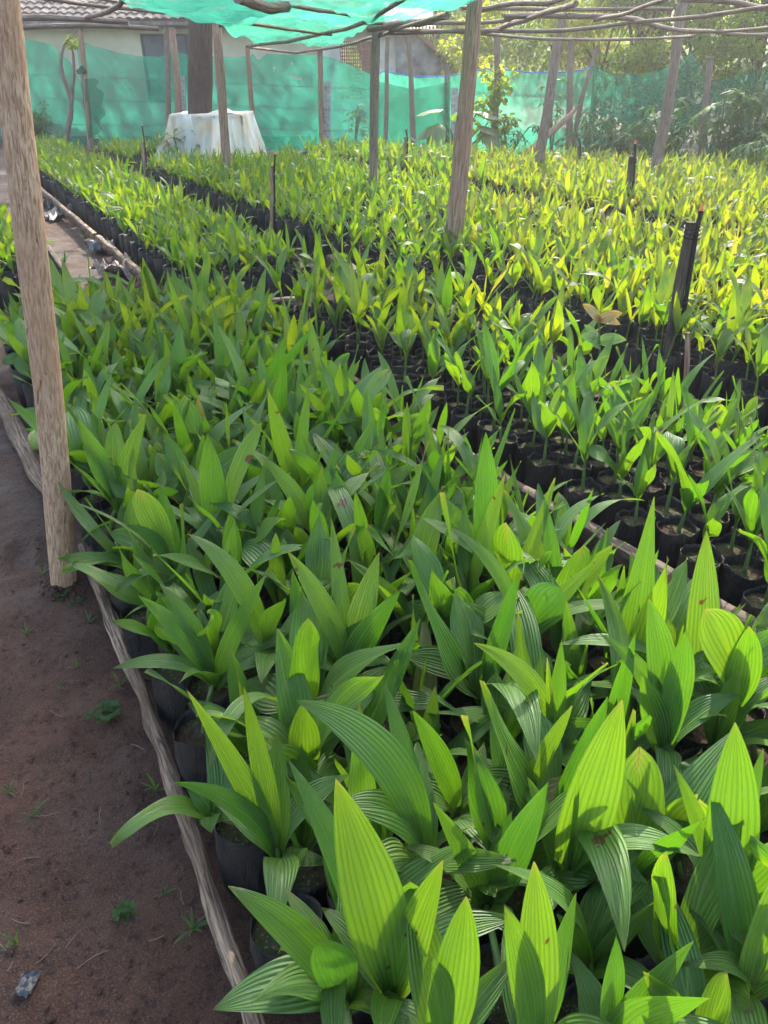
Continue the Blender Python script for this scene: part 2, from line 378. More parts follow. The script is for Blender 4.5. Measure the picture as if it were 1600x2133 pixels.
def bag_acc(acc, r, h, sides, seed, mat=0, rings=5):
    V = []; F = []; U = []
    zz = list(np.linspace(0, h, rings)) + [h + .002, h - .012, h - .038]
    for q, z in enumerate(zz):
        for j in range(sides + 1):
            a = 2 * math.pi * (j % sides) / sides
            k = 1 + .09 * noise.noise(Vector((math.cos(a) * 1.6 + seed, math.sin(a) * 1.6, z * 18))) + .06 * noise.noise(Vector((math.cos(a) * 4 + seed, math.sin(a) * 4, z * 6)))
            rr = r * k
            if q == 0: rr *= .93
            if q >= rings: rr -= .0012 + .002 * (q - rings)
            dz = .024 * noise.noise(Vector((math.cos(a) * 1.8 + seed * 3, math.sin(a) * 1.8, 9))) if q >= rings - 1 else 0
            V.append((rr * math.cos(a), rr * math.sin(a), z + dz)); U.append((a * r, z))
    k = sides + 1
    for q in range(len(zz) - 1):
        for j in range(sides): F.append((q * k + j, q * k + j + 1, (q + 1) * k + j + 1, (q + 1) * k + j))
    acc.add(V, F, U, .5, mat)
def soil_acc(acc, r, h, sides, seed, mat=0, rings=4):
    V = [(0, 0, h - .022)]; F = []; U = [(0, 0)]
    for q in range(1, rings + 1):
        for j in range(sides):
            a = 2 * math.pi * j / sides; rr = r * .97 * q / rings
            V.append((rr * math.cos(a), rr * math.sin(a), h - .03 + .014 * (1 - q / rings) + .008 * noise.noise(Vector((math.cos(a) * rr * 50 + seed, math.sin(a) * rr * 50, 1)))))
            U.append((V[-1][0], V[-1][1]))
    for j in range(sides): F.append((0, 1 + j, 1 + (j + 1) % sides, -1))
    for q in range(rings - 1):
        for j in range(sides):
            a = 1 + q * sides + j; b_ = 1 + q * sides + (j + 1) % sides; F.append((a, a + sides, b_ + sides, b_))
    acc.add(V, F, U, .5, mat)

BR, BH = .071, .20
bag_meshes = []; soil_meshes = []
for k in range(8):
    a = Acc(); bag_acc(a, BR, BH, 28, k * 3.7, rings=7); bag_meshes.append(a.mesh('grow_bag', M_bag))
    a = Acc(); soil_acc(a, BR, BH, 20, k * 2.1, rings=6); soil_meshes.append(a.mesh('soil', M_soil))

def gen_plant(r, size, kind):
    """leaf list for one seedling: (P0, C, P1, W, fold, roll, shape, diag, wave, ph)"""
    st = BH - .03
    sh = {'big': r.uniform(.05, .10), 'small': r.uniform(.09, .16), 'mid': r.uniform(.05, .10)}[kind] * size
    crown = np.array((r.normal(0, .010), r.normal(0, .010), st + sh))
    n = {'big': r.integers(5, 8), 'small': r.integers(3, 4), 'mid': r.integers(3, 5)}[kind]
    lo, hi, wlo, whi = {'big': (.26, .42, .044, .082), 'small': (.19, .29, .040, .060), 'mid': (.17, .27, .028, .048)}[kind]
    a0 = r.uniform(0, 6.28); L = []; vig = r.uniform(.82, 1.12) if r.random() < .85 else r.uniform(.6, .8)
    for i in range(n):
        az = a0 + (i % 2) * math.pi + (i // 2) * 1.35 + r.normal(0, .32)
        ln = r.uniform(lo, hi) * size * vig; W = r.uniform(wlo, whi) * size * vig
        el = R((70, 62, 50, 36, 24, 58, 14)[i % 7] + r.normal(0, 9)) if kind == 'big' else R((66, 60, 46, 28)[i % 4] + r.normal(0, 8))
        if i >= 2: ln *= r.uniform(.7, 1.0)
        h = np.array((math.cos(az), math.sin(az), 0)); tip = crown + h * ln * math.cos(el) + np.array((0, 0, ln * math.sin(el)))
        sh_ = 1 if r.random() < (.28 if i >= 2 else .07) else (2 if r.random() < .07 else 0)
        if sh_: W *= 1.35; tip = crown + (tip - crown) * .72
        P0 = crown - np.array((0, 0, .010 * i))
        lift = r.uniform(.45, .85) if r.random() < .6 else r.uniform(.25, .5)
        C = spine(P0, tip, lift * math.cos(el) ** .5, r.uniform(-.02, .22), r.normal(0, .14))
        L.append((P0, C, tip, W, r.uniform(.15, .6), r.normal(0, .6 if kind == 'big' else .3), sh_, .45 if (r.random() < .4) else 0.0, r.uniform(.1, .7), r.uniform(0, 6)))
    if r.random() < .55:
        ln = r.uniform(.10, .2) * size; tip = crown + np.array((r.normal(0, .02), r.normal(0, .02), ln)); P0 = crown
        L.append((P0, spine(P0, tip, .5), tip, .014 * size, 1.2, .3, 0, 0, 0, 0))
    return crown, L
def stem_acc(acc, crown, r=.006, sides=7, mat=0, nseg=3):
    base = np.array((0, 0, BH - .04)); m = (base + crown) / 2
    if nseg == 1: tube(acc, [base, crown], [r * 1.15, r * .6], sides, cap=False, mat=mat)
    else: tube(acc, [base, m, crown + (crown - m) * .25], [r * 1.4, r, r * .5], sides, cap=False, mat=mat, sub=nseg)
    return acc
# prototypes (shared mesh data), one set of leaf meshes per prototype seedling
PROTO = {}
def make_protos(kind, n, size_range, r):
    L = []
    for i in range(n):
        crown, leaves = gen_plant(r, r.uniform(*size_range), kind)
        ms = []
        for q in leaves:
            a = Acc(); leaf(a, q[0], q[1], q[2], q[3], 18, 10, q[4], q[5], q[6], q[7], wave=q[8], ph=q[9]); ms.append(a.mesh('leaf', M_leaf))
        sm = stem_acc(Acc(), crown).mesh('stem', M_stem)
        L.append((crown, leaves, ms, sm))
    PROTO[kind] = L
make_protos('big', 26, (.9, 1.12), rng); make_protos('small', 12, (.9, 1.15), rng); make_protos('mid', 16, (.9, 1.15), rng)

def mk(name, me, parent, loc=(0, 0, 0), rz=0, sc=1):
    o = bpy.data.objects.new(name, me); COL.objects.link(o); o.parent = parent; o.location = loc; o.rotation_euler = (0, 0, rz); o.scale = (sc, sc, sc); return o
def seedling(x, y, kind, i, label, group, cat='seedling'):
    """one thing: empty at the bag's base > grow_bag, soil, stem, leaves"""
    root = empty('palm_seedling', (x, y, gz(x, y) + .004), label, cat, group)
    mk('grow_bag', bag_meshes[i % 8], root, rz=i * 1.3); mk('soil', soil_meshes[(i * 3) % 8], root, rz=i * .7)
    crown, leaves, ms, sm = PROTO[kind][int(rng.integers(len(PROTO[kind])))]
    rz = rng.uniform(0, 6.28); sc = rng.uniform(.88, 1.12) * (1.15 if kind == 'mid' else 1)
    # scale the shoot about the soil surface
    z0 = (BH - .04) * (1 - sc)
    mk('stem', sm, root, (0, 0, z0), rz, sc)
    for m in ms: mk('leaf', m, root, (0, 0, z0), rz, sc)
    return root

# beds in (u along the rows, v across the rows) metres
BEDS = [  # name, u0, u1, v0(u), v1(u), kind
    ('front', .30, 5.25, lambda u: .27 - .03 * max(0, u - 3), lambda u: 1.66, 'big'),
    ('right', .85, 5.10, lambda u: 1.97, lambda u: 2.95, 'small'),
    ('mid', 6.1, 19.5, lambda u: 1.60, lambda u: 2.66, 'mid'),
    ('mid2', 5.45, 19, lambda u: 3.28, lambda u: 6.10, 'mid'),
    ('r4', 1.2, 5.15, lambda u: 3.48, lambda u: 6.30, 'mid'),
    ('r5', 1.5, 17, lambda u: 6.70, lambda u: 8.60, 'mid'),
    ('r6', 2, 16, lambda u: 8.95, lambda u: 10.5, 'mid'),
    ('r7', 2, 14, lambda u: 10.8, lambda u: 12.4, 'mid'),
    ('r8', 2, 12, lambda u: 12.7, lambda u: 13.9, 'mid'),
    ('left', 6.9, 18.5, lambda u: -1.9, lambda u: .62, 'mid'),
]
SPX = .152
def end_line(x): return 16.9 - .30 * x if x < 0 else 16.9 - .42 * x
pots = []; SAP = G(1252, 885, 0)
for name, u0, u1, f0, f1, kind in BEDS:
    sp = SPX if name in ('front', 'right') else .158
    u = u0; row = 0
    while u < u1:
        v = f0(u) + (sp / 2 if row % 2 else 0); c = 0
        while v < f1(u) - .04:
            uu = u + rng.normal(0, .010); vv = v + rng.normal(0, .008)
            x, y = XY(uu, vv)
            q = px_of((x, y, .35))
            if q and y < end_line(x) - .3 and -190 < q[0] < 2300 and q[1] < 2500 and y > .38 and math.hypot(x, y) > .55 and math.hypot(x - SAP[0], y - SAP[1]) > .13 and not (y > 14.6 and -4.75 < x < -1.9):
                pots.append(dict(x=x, y=y, u=uu, v=vv, bed=name, kind=kind, col=c, last=(v + sp >= f1(u) - .04), px=q[0], py=q[1], zc=q[2]))
            v += sp; c += 1
        u += sp * .93; row += 1

# hero seedlings: crown pixel, height of crown, leaves (tip pixel, distance of tip behind/in front of the crown, width, roll, shape, diag, lift)
HERO = [
 ('seedling with two tall narrow leaves in the torn bag by the lower log', (578, 1775), .30, [((390, 1438), .00, .050, .1, 0, 0, .40), ((508, 1432), .02, .045, .2, 0, 0, .45), ((578, 1525), .10, .06, 0, 0, 0, .5), ((362, 1630), -.05, .042, .3, 0, 0, .62), ((690, 1800), .0, .045, 0, 0, 0, .4)]),
 ('short wide-leaved seedling between the log and the two tall narrow leaves', (440, 1700), .25, [((386, 1635), .03, .045, .2, 0, 0, .5), ((440, 1735), -.08, .05, .3, 0, 0, .5), ((540, 1580), .08, .05, 0, 0, 0, .4)]),
 ('nearest log-side seedling with a broad leaf lying out over the log end', (720, 2080), .30, [((443, 2103), -.06, .095, -.3, 0, .3, .55), ((475, 1846), .02, .062, .25, 0, 0, .55), ((590, 1850), .10, .05, .3, 0, .3, .6), ((660, 1962), -.10, .075, .1, 0, 0, .5), ((885, 2000), .03, .06, 0, 0, 0, .5)]),
 ('seedling with the widest upright glowing leaf at bottom centre left', (778, 2085), .31, [((700, 1622), .02, .105, .05, 0, 0, .45), ((922, 1792), .00, .070, -.25, 0, 0, .35), ((602, 1585), .12, .06, .2, 0, 0, .5)]),
 ('seedling whose big pale leaf arches left above a leaf folded downward', (885, 1795), .31, [((618, 1460), .02, .085, .3, 0, 0, .72), ((692, 1683), -.06, .075, .6, 0, .4, .75), ((800, 1420), .15, .05, 0, 0, 0, .5)]),
 ('seedling with a short round paddle leaf beside a narrow green one', (952, 1690), .30, [((860, 1480), .0, .055, .1, 0, 0, .45), ((1052, 1612), .03, .065, -.3, 1, .4, .6), ((880, 1560), .1, .05, 0, 0, 0, .4)]),
 ('seedling with one dark leaf slanting up right over a short paddle leaf', (1070, 1690), .29, [((1192, 1470), .04, .062, 0, 0, 0, .35), ((1020, 1500), .08, .060, .2, 0, 0, .45), ((1290, 1700), .0, .05, 0, 0, 0, .5)]),
 ('seedling with one very wide upright leaf and a leaf arching far right', (1185, 1830), .30, [((1296, 1458), .03, .11, .0, 0, 0, .40), ((1482, 1795), -.05, .075, -.35, 0, .4, .85), ((1206, 1595), -.03, .014, 0, 0, 0, .5), ((1100, 1620), .10, .05, 0, 0, 0, .4), ((960, 1850), -.04, .04, 0, 0, 0, .4)]),
 ('seedling with a broad blue-green oval leaf near the right edge', (1500, 1890), .30, [((1532, 1505), .04, .10, .05, 0, 0, .45), ((1402, 1590), .05, .04, .1, 0, 0, .4), ((1640, 1740), .0, .085, -.2, 0, .35, .45), ((1590, 1560), .1, .05, 0, 0, 0, .4)]),
 ('seedling with a narrow ribbed leaf crossing a long leaf slanting right', (1012, 1890), .27, [((903, 1672), .02, .045, .1, 0, 0, .42), ((1142, 1628), .06, .075, -.2, 0, .3, .3), ((1065, 1690), .08, .05, 0, 0, 0, .4)]),
 ('seedling with a blue-green pointed leaf at the bottom edge of the bed', (925, 2190), .30, [((972, 1868), .02, .088, .1, 0, 0, .45), ((880, 1990), -.02, .05, .3, 0, .0, .7), ((850, 1830), .12, .08, .2, 0, 0, .45)]),
 ('seedling with a glowing yellow-green leaf before a tall ribbed one', (1110, 2190), .30, [((1113, 1795), .04, .080, .05, 0, 0, .45), ((1050, 1885), -.02, .058, .15, 0, 0, .5), ((1200, 1860), .10, .05, 0, 0, 0, .4)]),
 ('seedling with a slim leaf arching left over its curled neighbour', (1230, 2010), .27, [((1022, 1800), .03, .055, .3, 0, 0, .70), ((1290, 1800), .10, .05, 0, 0, 0, .4), ((1380, 1870), .03, .05, 0, 0, 0, .4), ((1160, 1905), -.02, .035, 0, 0, 0, .5)]),
 ('seedling spreading a pointed flat leaf to the right at the bottom', (1240, 2150), .29, [((1482, 2078), -.06, .075, -.2, 0, .3, .50), ((1283, 1945), .02, .055, .2, 0, 0, .45), ((1445, 1960), .05, .06, 0, 0, 0, .5)]),
 ('seedling with a wavy sunlit leaf in the bottom right corner', (1560, 2060), .30, [((1640, 1790), .03, .085, .1, 0, 0, .45), ((1420, 2010), .0, .06, .4, 0, .3, .75), ((1480, 1640), .18, .07, .0, 0, 0, .45)]),
 ('seedling with a large round glowing leaf in front of the right plank', (1535, 1480), .31, [((1470, 1268), .0, .115, .1, 1, .2, .50), ((1562, 1305), -.08, .085, .0, 0, 0, .45), ((1640, 1400), .05, .06, 0, 0, 0, .4), ((1415, 1445), .0, .04, 0, 0, 0, .5)]),
 ('seedling with two tall overlapping ribbed leaves left of the round leaf', (1385, 1560), .31, [((1352, 1248), .05, .085, .1, 0, 0, .5), ((1428, 1310), .0, .080, .1, 0, 0, .55), ((1250, 1320), .03, .05, .2, 0, 0, .6), ((1335, 1405), -.04, .07, 0, 0, 0, .4)]),
 ('seedling with a wide oval backlit leaf in the middle of the front bed', (1085, 1350), .31, [((1168, 1222), .0, .12, -.2, 1, .25, .55), ((940, 1100), .04, .045, .3, 0, 0, .62), ((1255, 1160), .05, .05, 0, 0, 0, .4), ((1310, 1260), .03, .07, -.2, 1, .3, .6)]),
 ('seedling with one long pale leaf arching left in front of dark leaves', (1150, 1565), .31, [((988, 1340), .02, .055, .3, 0, 0, .65), ((1170, 1330), .05, .045, 0, 0, 0, .4), ((1140, 1370), -.02, .026, 0, 0, 0, .4)]),
 ('seedling with the tallest upright blade in the middle of the front bed', (1010, 1190), .31, [((1012, 900), .03, .085, .0, 0, 0, .45), ((920, 1030), .05, .06, .1, 0, 0, .4), ((1180, 1100), .0, .06, -.2, 0, .2, .5)]),
 ('seedling with a leaf tip bitten brown beside a long arching leaf', (725, 1400), .31, [((600, 1150), .03, .065, .2, 0, 0, .5), ((832, 1232), .02, .085, 0, 0, 0, .4), ((790, 1150), .12, .08, 0, 0, 0, .4), ((690, 1080), .18, .05, .1, 0, 0, .4)]),
 ('seedling with two arched leaves leaning left toward the log', (445, 1420), .29, [((288, 1240), .0, .055, .2, 0, 0, .5), ((332, 1215), .05, .050, .3, 0, 0, .6), ((235, 1392), -.05, .060, -.2, 0, .3, .55), ((555, 1195), .06, .05, 0, 0, 0, .4), ((640, 1560), -.08, .04, 0, 0, 0, .5)]),
 ('seedling with a cupped round leaf showing its pale underside', (560, 1370), .31, [((590, 1250), -.02, .075, .3, 1, .3, .75), ((705, 1205), .05, .06, 0, 0, 0, .4), ((392, 1112), .04, .06, .3, 0, 0, .72), ((500, 1255), .08, .05, 0, 0, 0, .5)]),
 ('log-side seedling with a broad split leaf beside the big post', (365, 1200), .29, [((286, 1018), .0, .095, .1, 2, .2, .55), ((262, 1095), -.05, .045, .3, 0, .3, .7), ((140, 1042), .0, .030, .3, 0, 0, .5), ((460, 1060), .1, .07, 0, 0, 0, .4), ((335, 1010), .06, .07, .1, 0, 0, .5)]),
 ('seedling with a fan of three wide leaves right of the big post', (245, 1055), .29, [((162, 872), .0, .085, .1, 0, 0, .45), ((305, 862), .03, .075, -.1, 0, 0, .4), ((240, 880), .1, .07, 0, 1, 0, .5), ((130, 835), .05, .03, .2, 0, 0, .6), ((150, 965), -.03, .03, 0, 0, 0, .4)]),
 ('seedling with a tall oval pale leaf above the split leaf', (455, 1130), .31, [((432, 905), .0, .095, 0, 0, .15, .45), ((605, 985), .03, .065, -.2, 0, 0, .4), ((545, 880), .12, .06, 0, 1, 0, .5), ((380, 960), .05, .05, .1, 0, 0, .4)]),
 ('seedling with a yellow-green spoon leaf in the middle of the front bed', (660, 1120), .31, [((655, 1005), .0, .07, 0, 1, 0, .5), ((545, 950), .04, .06, .2, 0, 0, .5), ((705, 920), .08, .05, .2, 0, 0, .45), ((830, 965), .05, .065, -.2, 0, 0, .4)]),
]
def hero_plant(pot, spec, i):
    label, (cx, cy), cz, lv = spec
    x, y = pot['x'], pot['y']; zb = gz(x, y) + .004
    cr = G(cx, cy, cz); d = cr[:2] - np.array((x, y)); L = np.linalg.norm(d)
    if L > .09: cr = cr.copy(); cr[:2] = np.array((x, y)) + d / L * .09
    root = empty('palm_seedling', (x, y, zb), label, 'seedling', 'palm seedlings in the front bed')
    mk('grow_bag', bag_meshes[i % 8], root, rz=i * 1.3); mk('soil', soil_meshes[(i * 3) % 8], root, rz=i * .7)
    base = np.array((x, y, zb)); crl = cr - base
    a = Acc(); tube(a, [(0, 0, BH - .045), (crl[0] * .35, crl[1] * .35, (BH + crl[2]) / 2 - .02), crl, crl + (0, 0, .015)], [.009, .0075, .006, .003], 9, cap=False, sub=3)
    a.obj('stem', M_stem, root)
    for k, (tp, dY, W, roll, shp, dg, lift) in enumerate(lv):
        tip = AY(tp[0], tp[1], max(.25, cr[1] + dY)) - base
        P0 = crl - np.array((0, 0, .010 * k)); a = Acc()
        C = spine(P0, tip, lift, .05 if lift < .6 else -.05, 0)
        # blades turn their face towards the light and the camera: side vector lies across the view
        h = (tip - P0); hh = np.array((h[0], h[1], 0)); sd = None
        if np.linalg.norm(hh) < .75 * abs(h[2]): sd = np.array((math.cos(roll * 2), math.sin(roll * 2), 0.0)) + rng.normal(0, .15, 3) * (1, 1, 0)
        leaf(a, P0, C, tip, W * .9, 26, 14, .28 if W > .03 else .9, roll if sd is None else roll * .4, shp, dg, side=sd, wave=.15, ph=k * 1.7)
        a.obj('leaf', M_leaf, root)
    a0 = rng.uniform(0, 6.28)
    for k in range(3):   # lower, more spreading blades every seedling has
        az = a0 + k * 2.1; ln = rng.uniform(.15, .24); el = R(rng.uniform(18, 52)); h = np.array((math.cos(az), math.sin(az), 0))
        P0 = crl - np.array((0, 0, .03)); tip = P0 + h * ln * math.cos(el) + np.array((0, 0, ln * math.sin(el))); a = Acc()
        leaf(a, P0, spine(P0, tip, .6, .05, rng.normal(0, .1)), tip, rng.uniform(.045, .07), 20, 12, .35, rng.normal(0, .4), 0, .3 if k == 1 else 0, wave=.4, ph=k); a.obj('leaf', M_leaf, root)
used = set()
front = [i for i, p in enumerate(pots) if p['bed'] == 'front']
for k, spec in enumerate(HERO):
    c = G(spec[1][0], spec[1][1], spec[2])
    best = sorted((i for i in front if i not in used), key=lambda i: (pots[i]['x'] - c[0]) ** 2 + (pots[i]['y'] - c[1]) ** 2)[0]
    used.add(best); hero_plant(pots[best], spec, k)

rest = [i for i in range(len(pots)) if i not in used]
def big_on_screen(i):
    p = pots[i]; inside = -40 < p['px'] < 1640 and p['py'] < 2230
    return (0 if inside else 50) + p['zc']
rest.sort(key=big_on_screen)
GRP = {
 'log': ('palm seedling in the file of black bags right behind the grey log', 'palm seedlings in the file behind the log'),
 'near': ('broad-leaved palm seedling standing in the crowded lower half of the front bed', 'palm seedlings in the lower half of the front bed'),
 'far': ('palm seedling standing in the upper half of the front bed, beyond the big post', 'palm seedlings in the upper half of the front bed'),
 'plankside': ('palm seedling in the front bed file touching the left side of the plank', 'palm seedlings along the left side of the plank'),
 'bare': ('small palm seedling on a bare stem in the bags just right of the plank', 'small palm seedlings just right of the plank'),
 'right': ('small upright palm seedling inside the right-hand bed, away from the plank', 'small palm seedlings inside the right-hand bed'),
 'other': ('small palm seedling in the bed behind the short upright peg at far right', 'palm seedlings in the second bed to the right'),
}
NIND = 300 - len(HERO)
for k, i in enumerate(rest[:NIND]):
    p = pots[i]
    if p['bed'] == 'front':
        g = 'log' if p['col'] == 0 else 'plankside' if p['last'] else 'near' if p['u'] < 2.6 else 'far'
    elif p['bed'] == 'right': g = 'bare' if p['col'] == 0 else 'right'
    else: g = 'other'
    kind = p['kind']
    if p['bed'] == 'r4' and p['col'] == 0: kind = 'small'
    if p['bed'] == 'front' and p['last']: kind = 'mid'
    if p['bed'] == 'right' and p['col'] > 2: kind = 'mid'
    seedling(p['x'], p['y'], kind, i, *GRP[g])

# everything beyond the nearest 300: one mass of small seedlings
def bake(kind, lod):
    out = []
    for crown, leaves, _, _ in PROTO[kind]:
        a = Acc()
        for q in leaves:
            leaf(a, q[0], q[1], q[2], q[3], *(lod[:2]), q[4], q[5], q[6], q[7], wave=q[8], ph=q[9], rnd=0)
        n_leaf = sum(len(f) for f in a.f)
        stem_acc(a, crown, sides=lod[2], mat=1, nseg=1)
        bag_acc(a, BR * 1.02, BH, lod[3], crown[0] * 900, mat=2, rings=3); soil_acc(a, BR, BH, lod[3], 0, mat=3, rings=1)
        out.append((np.concatenate(a.v), np.concatenate(a.f), np.concatenate(a.uv), np.concatenate(a.m)))
    return out
LOD = {}
big = Acc()
for i in rest[NIND:]:
    p = pots[i]; near = p['zc'] < 7.5
    kind = p['kind'] if not (p['bed'] == 'r4' and p['col'] == 0) else 'small'
    key = (kind, near)
    if key not in LOD: LOD[key] = bake(kind, (9, 4, 5, 12) if near else (6, 2, 3, 8))
    V, F, U, Mi = LOD[key][int(rng.integers(len(LOD[key])))]
    a = rng.uniform(0, 6.28); sc = rng.uniform(.85, 1.15) * ((1.2 if p['bed'] in ('r4', 'r5') else 1.1) if kind == 'mid' else 1); ca, sa = math.cos(a) * sc, math.sin(a) * sc
    big.v.append(np.stack([V[:, 0] * ca - V[:, 1] * sa + p['x'], V[:, 0] * sa + V[:, 1] * ca + p['y'], V[:, 2] * sc - .02 + .004], 1))
    big.f.append(np.where(F >= 0, F + big.n, -1)); big.uv.append(U); big.m.append(Mi)
    nl = len(V); big.r.append(np.clip(np.full(nl, rng.uniform(.35, 1.05) if p['x'] > 1.2 + rng.normal(0, .5) and p['y'] > 4.5 else rng.uniform(0, .6)) + np.repeat(rng.normal(0, .18, nl // 7 + 1), 7)[:nl], 0, 1)); big.n += nl  # far-right leaves coloured yellower, direct sun glare painted in
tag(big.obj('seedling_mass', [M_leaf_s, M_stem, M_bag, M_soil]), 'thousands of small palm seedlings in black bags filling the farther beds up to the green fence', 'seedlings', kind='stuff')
print('POTS', len(pots), 'mass verts', big.n)

# ------------------------------------------------------------ bed edges: logs, planks, pegs
def log_thing(name, pts, rad, mat, label, cat, group=None, jit=.25, sides=14, sub=10, seed=1, squash=1.0, wob=.0):
    a = Acc(); tube(a, pts, rad, sides, jit, sub=sub, seed=seed, wob=wob)
    o = a.obj(name, mat, origin=tuple(pts[0]))
    return tag(o, label, cat, group)
def gp(px, py, z): p = G(px, py, z); return (p[0], p[1], z)
log_thing('log', [gp(170, 1138, .055), gp(243, 1320, .045), gp(300, 1460, .06), gp(362, 1640, .045), gp(420, 1800, .055), gp(470, 1960, .045), gp(525, 2110, .05), gp(560, 2260, .04)],
          [.015, .020, .018, .022, .018, .021, .019, .019], M_log, 'long weathered grey log edging the front bed from the big post to the bottom', 'log', jit=.42, sides=20, sub=16, seed=3, wob=.004)
log_thing('log', [gp(-40, 770, .05), gp(20, 865, .05), gp(80, 985, .04), gp(120, 1050, .04)], [.04, .045, .04, .035], M_log, 'shorter thick grey log left of the big post beside the path', 'log', jit=.35, seed=9)
def plank(name, p0, p1, w_, h, mat, label, cat='plank', tilt=0, seg=14, seed=0):
    p0 = np.array(p0, float); p1 = np.array(p1, float); d = p1 - p0; L = np.linalg.norm(d); d /= L
    s = np.array((-d[1], d[0], 0)); s /= np.linalg.norm(s); n = np.cross(d, s)
    V = []; U = []; F = []
    prof = [(-.5, -.5), (.5, -.5), (.5, .42), (.42, .5), (-.42, .5), (-.5, .42), (-.5, -.5)]
    for i in range(seg + 1):
        c = p0 + d * L * i / seg + s * .012 * noise.noise(Vector((seed, i * .5, 0))) + n * .008 * noise.noise(Vector((seed, i * .7, 4)))
        k = 1 + .18 * noise.noise(Vector((seed, i * .6, 9)))
        for q, (a, b_) in enumerate(prof):
            V.append(c + s * a * w_ + n * b_ * h * k); U.append((q * .02, L * i / seg))
    m = len(prof)
    for i in range(seg):
        for j in range(m - 1): F.append((i * m + j, i * m + j + 1, (i + 1) * m + j + 1, (i + 1) * m + j))
    for b0 in (0, seg * m):
        f = [b0 + q for q in range(6)]; F += [(f[0], f[1], f[2], f[3]), (f[0], f[3], f[4], f[5])]
    a = Acc(); a.add(V, F, U)
    return tag(a.obj(name, mat, origin=tuple(p0)), label, cat)
plank('edge_plank', gp(1680, 1395, .14), gp(1180, 1092, .14), .055, .10, M_plank, 'dark old plank on edge at lower right between front bed and right-hand bags', seed=2)
plank('edge_plank', gp(1190, 1100, .13), gp(865, 893, .12), .05, .09, M_plank, 'dark plank ending at the short peg behind the front bed', seed=5)
plank('edge_plank', gp(872, 895, .09), gp(700, 775, .08), .04, .08, M_plank, 'thin plank end buried in leaves left of the short peg', seed=7)
plank('edge_plank', gp(440, 640, .09), gp(620, 628, .09), .06, .07, M_log, 'pale board across the far end of the front bed', seed=8)
plank('edge_plank', gp(690, 545, .13), gp(765, 590, .11), .10, .13, M_plank, 'thick grey timber in the gap between the two middle beds', seed=9)
plank('edge_plank', gp(1000, 622, .07), gp(1120, 592, .07), .05, .05, M_log, 'pale thin board by the foot of the middle post', seed=11)
plank('edge_plank', gp(315, 590, .10), gp(205, 498, .10), .05, .08, M_log, 'grey timber edging the middle bed, nearer end, along the far path', seed=12)
plank('edge_plank', gp(200, 494, .10), gp(60, 375, .10), .05, .08, M_log, 'grey timber edging the middle bed, farther end, along the far path', seed=13)
plank('edge_plank', gp(150, 590, .08), gp(100, 520, .08), .05, .09, M_plank, 'dark board right behind the big post at the left bed corner', seed=14)
PEG = 0
def peg(px, py, top, r, label):
    global PEG; PEG += 1
    b0 = G(px, py, 0); t = AY(top[0], top[1], b0[1]); a = Acc()
    tube(a, [b0 - (0, 0, .06), (b0 + t) / 2, t], [r, r * 1.02, r * .9], 10, .2, sub=6, seed=PEG)
    tag(a.obj('wooden_peg', M_post2, origin=tuple(b0)), label, 'peg', 'short wooden pegs holding the bed edges')
peg(888, 975, (889, 846), .011, 'short brown peg at the end of the dark plank behind the front bed')
peg(1428, 860, (1433, 692), .014, 'short brown peg beside the black wrapped stake at right')
peg(395, 640, (391, 578), .020, 'short reddish peg at the near corner of the middle bed')
peg(846, 612, (847, 540), .022, 'short peg left of the middle post foot')
peg(962, 640, (960, 586), .02, 'short peg right of the middle post foot')

# ------------------------------------------------------------ posts
SEED = 0
def pole(name, base, top, Y=None, r0=.05, r1=.04, mat=None, label='', cat='post', group=None, mids=(), ztop=None, jit=.12, lean=0.0, sides=14, sub=10, wob=.03, zb=0.0, extra=0.0):
    """post standing at base pixel; its top lies at the same distance"""
    global SEED; SEED += 1
    b0 = G(base[0], base[1], 0) if Y is None else None
    if b0 is None: b0 = AY(base[0], base[1], Y); b0[2] = 0
    P = [b0 - (0, 0, .08), b0]
    for m in mids: P.append(AY(m[0], m[1], b0[1] + lean * .5))
    tp = AY(top[0], top[1], b0[1] + lean)
    P.append(tp)
    if extra: P.append(tp + (tp - P[-2]) / np.linalg.norm(tp - P[-2]) * extra)
    n = len(P); rad = np.linspace(r0, r1, n)
    a = Acc(); tube(a, P, rad, sides, jit, sub=sub, seed=SEED * 1.37, wob=wob)
    o = a.obj(name, mat or M_pole, origin=tuple(b0))
    tag(o, label, cat, group); return o, b0, P[-1]
SUP = 'wooden posts holding up the shade frame'
pole('wooden_post', (135, 1212), (6, 0), r0=.049, r1=.037, mat=M_post, label='big pale brown post nearest the camera at the left edge of the front bed', group=SUP, sides=28, sub=24, mids=[(100, 800), (52, 400)], extra=.65, jit=.07, wob=.0)
pole('wooden_post', (938, 575), (986, 0), r0=.088, r1=.055, mat=M_post2, label='thick reddish brown post in the middle with its foot between the beds', group=SUP, sides=22, sub=20, mids=[(955, 400), (972, 180)], extra=.25, jit=.14, wob=.03)
pole('wooden_post', (479, 400), (450, 0), r0=.075, r1=.06, mat=M_post2, label='knobbly brown post standing in front of the white cloth cover', group=SUP, mids=[(464, 230), (456, 110)], extra=.1)
pole('wooden_post', (772, 440), (786, 8), r0=.062, r1=.052, mat=M_pole, label='straight grey post left of the thick middle post', group=SUP, mids=[(778, 250)])
pole('wooden_post', (1110, 395), (1172, 36), r0=.085, r1=.065, mat=M_pole, label='grey post leaning right, first right of the thick middle post', group=SUP, mids=[(1140, 235), (1160, 110)])
pole('wooden_post', (1352, 410), (1424, -20), r0=.085, r1=.065, mat=M_pole, label='tall grey post leaning right near the right edge', group=SUP, mids=[(1385, 260), (1405, 130)])
